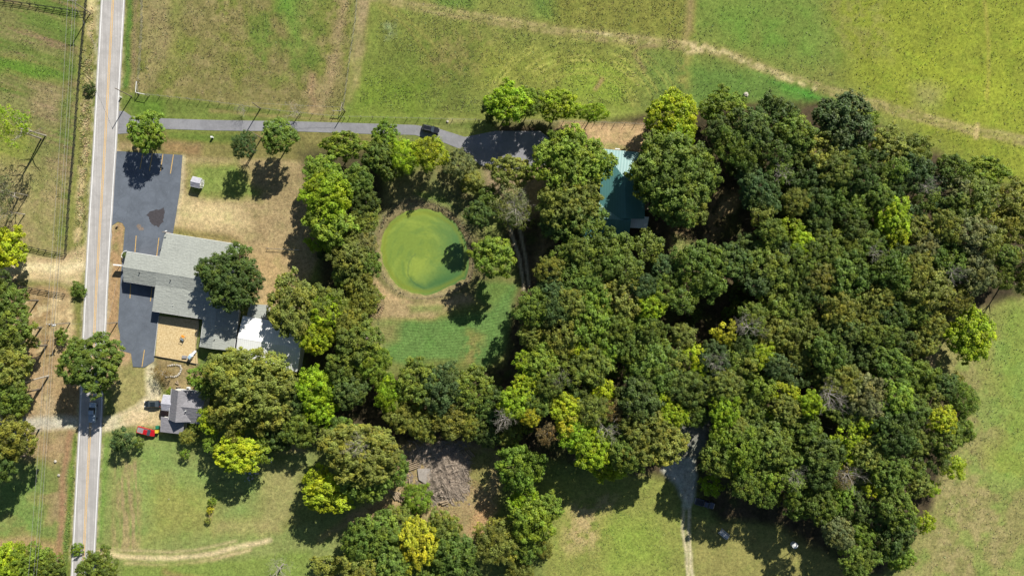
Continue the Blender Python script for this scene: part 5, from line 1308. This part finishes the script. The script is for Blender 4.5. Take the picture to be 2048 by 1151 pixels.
def vehicle(kind, px, py, ang, col, label, name, L=4.6, W=1.85, bed_cover=None, z=.03):
    root = empty(name, P(px, py, 0), label, 'pickup truck' if kind == 'pickup' else 'car', rz=ang); root.location.z = z
    pm = paint('car_paint_'+name, col); h = L/2; hw = W/2
    if kind == 'pickup':
        secs = [ring(-h, W*.94, .45, .98), ring(-h+.15, W, .4, 1.02), ring(-.25, W, .38, 1.02), ring(.6, W, .36, 1.04), ring(h-.9, W*.98, .36, 1.05), ring(h-.25, W*.94, .38, .97), ring(h, W*.84, .45, .8)]
        o = link('body', loft(secs).mesh('body', pm), root)
        cab = [(-.55, .99), (-.42, 1.66), (.75, 1.68), (1.45, 1.03)]
        roofw, basew = W*.74, W*.9
        mb = MB(); vs = []
        for x, zz in ((-.42, 1.68), (.68, 1.70)):
            vs += [(x, -roofw/2, zz), (x, roofw/2, zz)]
        link('cab_roof', MB().add([(-.45, -roofw/2, 1.62), (-.45, roofw/2, 1.62), (.72, roofw/2, 1.62), (.72, -roofw/2, 1.62), (-.38, -roofw/2+.08, 1.72), (-.38, roofw/2-.08, 1.72), (.62, roofw/2-.08, 1.72), (.62, -roofw/2+.08, 1.72)],
             [(0, 1, 2, 3), (7, 6, 5, 4), (0, 4, 5, 1), (1, 5, 6, 2), (2, 6, 7, 3), (3, 7, 4, 0)]).mesh('cab_roof', pm), root)
        gb = lambda x0, x1, name_: None
        link('windscreen', MB().add([(.72, -roofw/2, 1.61), (.72, roofw/2, 1.61), (1.42, basew/2, 1.05), (1.42, -basew/2, 1.05)], [(0, 1, 2, 3)]).mesh('windscreen', M['glass']), root)
        link('rear_window', MB().add([(-.45, -roofw/2, 1.61), (-.45, roofw/2, 1.61), (-.58, basew/2, 1.03), (-.58, -basew/2, 1.03)], [(3, 2, 1, 0)]).mesh('rear_window', M['glass']), root)
        for s in (-1, 1):
            f = [(-.58, s*basew/2, 1.02), (1.42, s*basew/2, 1.04), (.72, s*roofw/2, 1.61), (-.45, s*roofw/2, 1.61)]
            link('side_window', MB().add(f, [(0, 1, 2, 3)]).mesh('side_window', M['glass']), root)
        bl = h-.85; cx = -.62-bl/2
        link('bed', MB().box((-h+.14+(h-.8)/2, 0, 1.0), (h-.86, W-.34, .06)).mesh('bed', bed_cover or M['trim']), root)
        for s in (-1, 1): link('bed_rail', MB().cbox((-h+.1+(h-.8)/2, s*(hw-.12), 1.05), (h-.75, .16, .1), .03).mesh('bed_rail', pm), root)
        link('tailgate', MB().cbox((-h+.07, 0, .86), (.1, W*.86, .42), .03).mesh('tailgate', pm), root)
        wx = (-h+1.05, h-.95)
    else:
        top = 1.05 if kind == 'suv' else .92
        secs = [ring(-h, W*.86, .42, top-.08), ring(-h+.2, W*.97, .34, top), ring(-.6, W, .32, top+.02), ring(.7, W, .32, top), ring(h-.7, W*.97, .34, top-.08), ring(h-.15, W*.88, .38, top-.22), ring(h, W*.74, .45, top-.34)]
        link('body', loft(secs).mesh('body', pm), root)
        xr0, xr1 = (-h+.5, .35) if kind == 'suv' else (-1.15, .25); zt = 1.72 if kind == 'suv' else 1.42; xb, xf = (-h+.15, 1.05) if kind == 'suv' else (-1.9, 1.05)
        rw, bw = W*.72, W*.88
        link('roof', MB().add([(xr0, -rw/2, zt-.07), (xr0, rw/2, zt-.07), (xr1, rw/2, zt-.07), (xr1, -rw/2, zt-.07), (xr0+.1, -rw/2+.1, zt), (xr0+.1, rw/2-.1, zt), (xr1-.1, rw/2-.1, zt), (xr1-.1, -rw/2+.1, zt)],
             [(0, 1, 2, 3), (7, 6, 5, 4), (0, 4, 5, 1), (1, 5, 6, 2), (2, 6, 7, 3), (3, 7, 4, 0)]).mesh('roof', pm), root)
        link('windscreen', MB().add([(xr1, -rw/2, zt-.075), (xr1, rw/2, zt-.075), (xf, bw/2, top), (xf, -bw/2, top)], [(0, 1, 2, 3)]).mesh('windscreen', M['glass']), root)
        link('rear_window', MB().add([(xr0, -rw/2, zt-.075), (xr0, rw/2, zt-.075), (xb, bw/2, top), (xb, -bw/2, top)], [(3, 2, 1, 0)]).mesh('rear_window', M['glass']), root)
        for s in (-1, 1):
            link('side_window', MB().add([(xb, s*bw/2, top), (xf, s*bw/2, top), (xr1, s*rw/2, zt-.075), (xr0, s*rw/2, zt-.075)], [(0, 1, 2, 3)]).mesh('side_window', M['glass']), root)
            if kind == 'suv': link('roof_rack', MB().tube((xr0+.2, s*rw*.42, zt+.05), (xr1-.2, s*rw*.42, zt+.05), .03, .03, 6).mesh('roof_rack', M['rim']), root)
        wx = (-h+.85, h-.85)
    tm = MB().tube((0, -.11, 0), (0, .11, 0), .35, .35, 14).mesh('tyre', M['tyre']); rmh = MB().tube((0, -.12, 0), (0, .12, 0), .2, .2, 10).mesh('rim', M['rim'])
    for x in wx:
        for s in (-1, 1):
            w = bpy.data.objects.new('wheel', MB().tube((0, -.1, 0), (0, .1, 0), .1, .1, 8).mesh('wheel', M['rim'])); COL.objects.link(w); w.parent = root; w.location = (x, s*(hw-.1), .33)
            for nm, me in (('tyre', tm), ('rim', rmh)): link(nm, me, w)
    for s in (-1, 1):
        link('headlight', MB().cbox((h-.12, s*hw*.66, .68), (.2, .34, .16), .03).mesh('headlight', M['lamp']), root)
        link('tail_light', MB().cbox((-h+.04, s*hw*.78, .8), (.12, .2, .24), .03).mesh('tail_light', M['tail']), root)
        link('mirror', MB().cbox((.95 if kind == 'pickup' else .75, s*(hw+.1), 1.08), (.14, .22, .16), .03).mesh('mirror', pm), root)
    link('bumper', MB().cbox((h-.02, 0, .48), (.16, W*.8, .2), .04).mesh('bumper', M['trim']), root)
    link('bumper', MB().cbox((-h+.0, 0, .5), (.16, W*.86, .2), .04).mesh('bumper', M['rim'] if kind == 'pickup' else M['trim']), root)
    return root
M['bedblue'] = mat('bed_cover', (.30, .38, .46), .15, 3, .5)
vehicle('pickup', 188.5, 823, math.radians(88), (.42, .50, .58), 'light blue pickup truck driving up the road in tree shade', 'pickup_truck', 5.7, 1.98, M['bedblue'])
vehicle('suv', 861.5, 259.5, math.radians(-12), (.018, .02, .026), 'black car driving along the curved driveway', 'driveway_car', 4.9, 1.95)
vehicle('suv' if False else 'car', 307, 806.5, math.radians(181), (.02, .028, .034), 'black car parked against the left side of the grey house', 'parked_car', 4.5, 1.9)
M['bedgrey'] = mat('bed_floor', (.28, .27, .28), .2, 3, .6)
vehicle('pickup', 295, 861, math.radians(-15), (.52, .012, .02), 'red pickup truck parked on the grass left of the house', 'red_pickup_truck', 5.2, 1.9, M['bedgrey'])
vehicle('pickup', 1408.5, 1004.5, math.radians(-16), (.07, .08, .11), 'dark pickup with pale edges parked in shade by the gravel lane', 'shaded_pickup_truck', 5.6, 1.95)
# a slim white side step catches light on the shaded pickup

# ------------------------------------------------------------------ small things
pt = empty('picnic_table', P(1447, 1066), 'pale weathered picnic table in the shade near the dark pickup', 'picnic table', rz=math.radians(-41))
for k in range(5): link('plank', MB().box((0, (k-2)*.19, .76), (3.1, .175, .045)).mesh('plank', M['siding']), pt)
for s in (-1, 1):
    link('bench_seat', MB().box((0, s*.72, .45), (3.1, .26, .045)).mesh('bench_seat', M['siding']), pt)
    link('trestle', MB().box((s*1.1, 0, .36), (.09, 1.5, .72)).mesh('trestle', M['log']), pt)
tk = empty('water_tank', P(1587, 1087), 'round white tank in deep shade under the lower wood', 'tank')
link('tank_body', MB().tube((0, 0, 0), (0, 0, 1.2), .85, .85, 20).mesh('tank_body', M['white']), tk); link('tank_lid', MB().tube((0, 0, 1.2), (0, 0, 1.42), .8, .3, 20).mesh('tank_lid', M['white']), tk)
for k, (px, py, c, lb) in enumerate(((317.5,852.5,(.02,.22,.12),'green wheeled bin at the left wall of the house'),(316.5,861,(.75,.58,.05),'yellow wheeled bin below the green one'))):
    r = empty('wheeled_bin', P(px, py), lb, 'bin'); bm_ = paint('bin_plastic', c, .5)
    link('bin_body', MB().cbox((0, 0, .5), (.75, .8, 1.0), .04).mesh('bin_body', bm_), r); link('bin_lid', MB().cbox((0, 0, 1.05), (.85, .95, .1), .03).mesh('bin_lid', bm_), r)
# playground things
M['orange'] = mat('orange_plastic', (.85, .28, .02), .1, 3, .4, bmp=0); M['blueplastic'] = mat('light_blue_plastic', (.35, .5, .62), .1, 3, .4, bmp=0); M['greyplastic'] = mat('grey_plastic', (.3, .3, .32), .1, 3, .5, bmp=0)
cl = empty('play_climber', P(368, 675), 'small climber with orange top on the playground sand', 'climber', rz=-.5)
link('top_panel', MB().cbox((.0, .55, 1.25), (1.0, .55, .12), .04).mesh('top_panel', M['orange']), cl)
for x in (-.5, .5):
    for y in (-.75, .3): link('post', MB().tube((x, y, 0), (x, y, 1.3), .05, .05, 8).mesh('post', M['greyplastic']), cl)
for k, (a, b) in enumerate((((-.5,-.75,1.1),(.5,-.75,1.1)),((-.5,-.2,1.1),(.5,-.2,1.1)),((-.5,.3,1.2),(-.5,-.75,1.1)),((.5,.3,1.2),(.5,-.75,1.1)))): link('rung', MB().tube(a, b, .045, .045, 6).mesh('rung', M['trim']), cl)
link('step_board', MB().box((0, -.5, .7), (.9, .5, .06)).mesh('step_board', M['blueplastic']), cl)
sd_ = empty('play_slide', P(384, 712), 'white play slide set at the lower corner of the playground', 'slide', rz=.9)
link('tower', MB().cbox((0, 0, .7), (1.1, 1.0, 1.4), .06).mesh('tower', M['white']), sd_); link('canopy', MB().cbox((0, -.1, 1.75), (1.0, .9, .12), .05, .6).mesh('canopy', M['blueplastic']), sd_)
link('slide_chute', MB().slab([(.5, -.3, 1.1), (.5, .3, 1.1), (2.0, .3, .25), (2.0, -.3, .25)], .08).mesh('slide_chute', M['white']), sd_)
link('climbing_wall', MB().slab([(-.5, -.4, 1.2), (-.5, .4, 1.2), (-1.2, .5, .1), (-1.2, -.5, .1)], .08).mesh('climbing_wall', M['white']), sd_)
for s in (-1, 1): link('side_guard', MB().box((1.2, s*.34, .85), (1.5, .06, .16), 0, Matrix.Rotation(0, 4, 'Y')).mesh('side_guard', M['blueplastic']), sd_)
bn = empty('play_bench', P(370, 713), 'grey bench beside the white play slide', 'bench', rz=-.05)
for k in range(3): link('plank', MB().box((0, (k-1)*.28, .42), (1.4, .24, .05)).mesh('plank', M['greyplastic']), bn)
for s in (-1, 1): link('leg', MB().box((s*.55, 0, .2), (.08, .7, .4)).mesh('leg', M['trim']), bn)
se = empty('sandbox_edging', P(350, 717), 'dark timber edging along the lower side of the playground', 'edging')
for a, b in (((309,711.5),(338,716.5)),((338,716.5),(366,721.5)),((366,721.5),(393,727.5)),((318,632),(309,711.5))):
    p, q = P(*a), P(*b); c = (p+q)/2; part(MB().box((c.x, c.y, .13), ((q-p).length-.03, .16, .26), math.atan2(q.y-p.y, q.x-p.x)), 'timber', M['black_board'] if a[1] > 700 else M['concrete'], se)
fc = empty('chain_link_fence', P(400, 720), 'low metal fence at the corner between playground and church', 'fence')
fp = [P(398,640), P(397,680), P(396,727), P(404,733), P(418,712)]
for p in fp: part(MB().tube((p.x, p.y, 0), (p.x, p.y, 1.3), .04, .04, 6), 'post', M['rim'], fc)
for p, q in zip(fp[:-1], fp[1:]):
    for z in (.1, 1.25): part(MB().tube((p.x, p.y, z), (q.x, q.y, z), .03, .03, 5), 'rail', M['rim'], fc)
# beams on the yard
a, b = P(471, 490.5), P(505, 494); mb = MB(); mb.box(((a.x+b.x)/2, (a.y+b.y)/2, .2), ((b-a).length, .3, .3), math.atan2(b.y-a.y, b.x-a.x)); tag(mb.build('wooden_beam', M['log']), 'long wooden beam lying at the corner of the church', 'beam')
a, b = P(534, 496.6), P(599, 499.7); rt = empty('metal_rail', a, 'thin pale metal rail on short posts across the yard', 'rail'); part(MB().tube((a.x, a.y, .7), (b.x, b.y, .7), .06, .06, 7), 'bar', M['rim'], rt)
for t in (.02, .5, .98):
    q = a+(b-a)*t; part(MB().tube((q.x, q.y, -.1), (q.x, q.y, .72), .06, .06, 6), 'post', M['post'], rt)
def lumps(name, lst, label, cat, material, group=None):
    for i, (px, py, r, lb) in enumerate(lst):
        p = P(px, py); mb = MB(); mb.lump((0, 0, r*.3), r, R_); o = mb.build(name, material); o.location = (p.x, p.y, 0); tag(o, lb, cat, group)
lumps('boulder', [(1491,190,.75,'pale boulder lying at the top edge of the wood'),(895,243,.4,'small white stone beside the driveway near the black car'),(111,922,.45,'round pale stone on the left verge, upper one'),(118,949,.4,'round pale stone on the left verge, lower one'),
                  (77,939,.2,'tiny yellow stone on the left lawn'),(362,906,.15,'tiny white stone on the lower lawn'),(338,997,.15,'tiny white stone in the middle of the lower lawn')], '', 'boulder', M['stone'])
# white utility pedestal, mailbox, birdbath
for px, py, w, h, m_, nm, lb in ((425.5,275,.5,.9,'white','utility_pedestal','small white pedestal on the grass below the driveway'),(243,195,.3,1.1,'white','mailbox','white mailbox on the verge above the driveway mouth'),(235,452,.45,.6,'log','ground_box','small brown box on the tip of the road island'),
                               (379,775,.8,.8,'white','air_conditioner','white air conditioner at the upper wall of the grey house'),(100,648,.3,.3,'white','meter_box','small white box lying at the foot of the transformer pole')):
    r = empty(nm, P(px, py), lb, nm.replace('_', ' ')); link('housing', MB().cbox((0, 0, h/2), (w, w*.8, h), .05).mesh('housing', M[m_]), r); link('lid', MB().cbox((0, 0, h+.03), (w*1.1, w*.9, .06), .02).mesh('lid', M[m_]), r)
# stone ring of the flower bed above the house
bed = [(336,731),(345,729),(354,729),(361,731),(363,737),(361,744),(356,750),(349,753),(341,752),(334,753),(330,752)]
rk = empty('stone_border', P(347, 741), 'ring of pale stones round the bed beside the dead shrub', 'stone border')
for (x0, y0), (x1, y1) in zip(bed[:-1], bed[1:]):
    for t in (0, .5):
        p = P(x0+(x1-x0)*t, y0+(y1-y0)*t); mb = MB(); mb.lump((p.x, p.y, .08), R_.uniform(.26, .36), R_, 6, 3); part(mb, 'stone', M['stone'], rk)
NTH = ['first', 'second', 'third', 'fourth', 'fifth', 'sixth', 'seventh']
def logs(spec, group):
    for (x0, y0, x1, y1, r, z, lb) in spec:
        p, q = P(x0, y0), P(x1, y1); p.z = z+r; q.z = z+r; mb = MB(); mb.tube(p, q, r, r*.85, 8); mb2 = mb.build('log', M['log']); tag(mb2, lb, 'log', group)
logs([(355,760,357,766,.2,0,'short cut log beside the stone ring, upper one'),(351,764,358,768,.18,0,'short cut log beside the stone ring, lower one'),(353,773,362,772,.18,0,'whitish log against the top of the grey house')], 'cut logs by the stone ring')
pr = random.Random(5)
# junk heap under the yellow lawn tree, white ring
jk = empty('rubble_heap', P(498, 948), 'heap of pale rubble under the bright yellow lawn tree', 'rubble')
for k in range(26):
    p = P(pr.gauss(499, 7), pr.gauss(947, 8)); mb = MB(); mb.lump((p.x, p.y, .15), pr.uniform(.15, .45), pr, 6, 3); part(mb, 'stone', M['stone' if k % 3 else 'bedblue'], jk)
mb = MB()
for k in range(14):
    t0, t1 = math.radians(-30+k*14), math.radians(-16+k*14); c0 = P(537, 921)+Vector((0, 0, .12)); mb.tube(c0+Vector((math.cos(t0), math.sin(t0), 0))*.9, c0+Vector((math.cos(t1), math.sin(t1), 0))*.9, .13, .13, 6)
tag(mb.build('white_ring', M['white']), 'white half ring of edging on the lawn right of the yellow tree', 'edging')
# row of weeds on lawn
T(424,1003,9,'bright','small weedy plant on the lower lawn, upper one', hc=.7, cat='plant', name='weed_plant'); T(420,1020,7,'gold','small weedy plant on the lower lawn, middle one', hc=.6, cat='plant', name='weed_plant'); T(416,1040,7,'olive','small weedy plant on the lower lawn, lower one', hc=.6, cat='plant', name='weed_plant')
T(206,1092,5,'mid','tiny bush beside the road above the tyre tracks', hc=.6, cat='shrub', name='shrub')
T(180,176,13,'blue','low green shrub on the verge left of the road', hc=.8, cat='shrub', name='shrub')
T(158,578,16,'mid','low green shrub on the verge beside the dirt entrance', hc=.8, cat='shrub', name='shrub')
T(124,668,14,'mid','green shrub growing in the shadow of the transformer pole', hc=1.5, cat='shrub', name='shrub')
T(155,1098,14,'bright','green weeds shrub at the lower left road verge', hc=.8, cat='shrub', name='shrub')
# brush pile: mound of twigs + logs
root = empty('brush_pile', P(885, 950), 'grey heap of dead branches in the southern clearing', 'brush pile')
c0 = P(885, 950); mb = MB(); rr = random.Random(9)
def inpile(px, py): return ((px-888)/44)**2+((py-950)/50)**2 < 1 or ((px-850)/34)**2+((py-915)/24)**2 < 1
def pile_h(px, py):
    g = lambda cx, cy, sx, sy, h: h*math.exp(-((px-cx)/sx)**2-((py-cy)/sy)**2)
    w_ = 1+.5*math.sin(px*.31+py*.12)*math.sin(py*.27-px*.1)
    return .62*w_*(g(898, 935, 26, 30, 1.5)+g(878, 968, 22, 24, 1.2)+g(905, 975, 20, 18, .8)+g(850, 908, 24, 14, .45)+g(880, 915, 26, 14, .5)+g(826, 918, 14, 8, .3))
n_ = 0
while n_ < 3200:
    px, py = rr.uniform(812, 940), rr.uniform(888, 1008); h_ = pile_h(px, py)
    if h_ < .06+rr.random()*.2: continue
    zz = h_*rr.uniform(.8, 1.1)+rr.uniform(.0, .25); a = rr.gauss(-.6 if px > 880 else .9, .7); l = rr.uniform(.4, 2.0); p = P(px, py); p.z = zz
    dx_, dy_ = math.cos(a)*l, math.sin(a)*l; q = Vector((p.x+dx_, p.y+dy_, max(.05, pile_h(px+dx_*7, py-dy_*7)*rr.uniform(.9, 1.1)+rr.uniform(.0, .3)))); mb.tube(p, q, rr.uniform(.025, .085), .02, 3, False); n_ += 1
for _ in range(90):
    px, py = rr.uniform(818, 936), rr.uniform(892, 1006); h_ = pile_h(px, py)
    if h_ < .2: continue
    a = rr.gauss(-.6 if px > 880 else .9, .8); l = rr.uniform(1.5, 4); p = P(px, py); p.z = h_+rr.uniform(.1, .5); mb.tube(p, p+Vector((math.cos(a)*l, math.sin(a)*l, rr.uniform(-.5, .4))), rr.uniform(.05, .13), .03, 5, False)
o = part(mb, 'twigs', M['twig'], root); o['kind'] = 'stuff'
mb = MB(); nx_ = 34
for j in range(nx_):
    for i in range(nx_):
        px, py = 808+i*4, 880+j*4; h_ = pile_h(px, py)+rr.uniform(-.12, .12); p = P(px+rr.uniform(-1, 1), py+rr.uniform(-1, 1)); mb.v.append((p.x, p.y, h_-.16))
for j in range(nx_-1):
    for i in range(nx_-1): k = j*nx_+i; mb.f.append((k, k+nx_, k+nx_+1, k+1))
M['ash'] = mat('ash_heap', (.27, .22, .17), .45, 1.6, .95); part(mb, 'mound', M['ash'], root)
spec = []
for k in range(7): x = 912+k*4.2; spec.append((x, 905-k*1.2, x+13+pr.uniform(-2, 2), 922-k*1.5+pr.uniform(-2, 2), .22, .0 if k % 2 else .25, NTH[k]+' log from the left in the orange stack right of the brush pile'))
logs(spec, 'cut logs stacked right of the brush pile')
spec = []
for k in range(6): y = 922+k*4; spec.append((815-pr.uniform(0, 4), y, 838+pr.uniform(-3, 3), y-9, .2, 0, NTH[k]+' grey log from the top in the stack left of the brush pile'))
logs(spec, 'grey logs stacked left of the brush pile')
spec = []
for k in range(6): x = 778+k*4; spec.append((x, 978+k, x+14, 1000+pr.uniform(-3, 3), .22, 0, NTH[k]+' weathered log from the left in the heap beside the round cedar'))
logs(spec, 'weathered logs left of the round cedar')
spec = [(793,972,812,956,.2,0,'pale log leaning in the left end of the clearing, upper one'),(798,978,816,960,.18,0,'pale log leaning in the left end of the clearing, lower one'),(818,955,820,975,.2,0,'upright lying log between brush pile and cedar'),
        (880,1004,896,1000,.3,.1,'orange cut log at the bottom of the brush pile, left one'),(884,1008,897,1004,.22,.1,'orange cut log at the bottom of the brush pile, right one'),(921,975,926,990,.15,.2,'thin orange log at the right side of the brush pile')]
logs(spec, None)
M['slabstone'] = mat('grey_tarp', (.36, .32, .28), .2, 1.5, .8)
o = MB(); tp = [P(835,937,.0), P(862,935,.0), P(866,960,.0), P(855,968,.0), P(838,958,.0)]; o.prism([(v.x, v.y) for v in tp], .0, .35); tag(o.build('debris_slab', M['slabstone']), 'pale grey debris sheet left of the brush heap', 'debris')
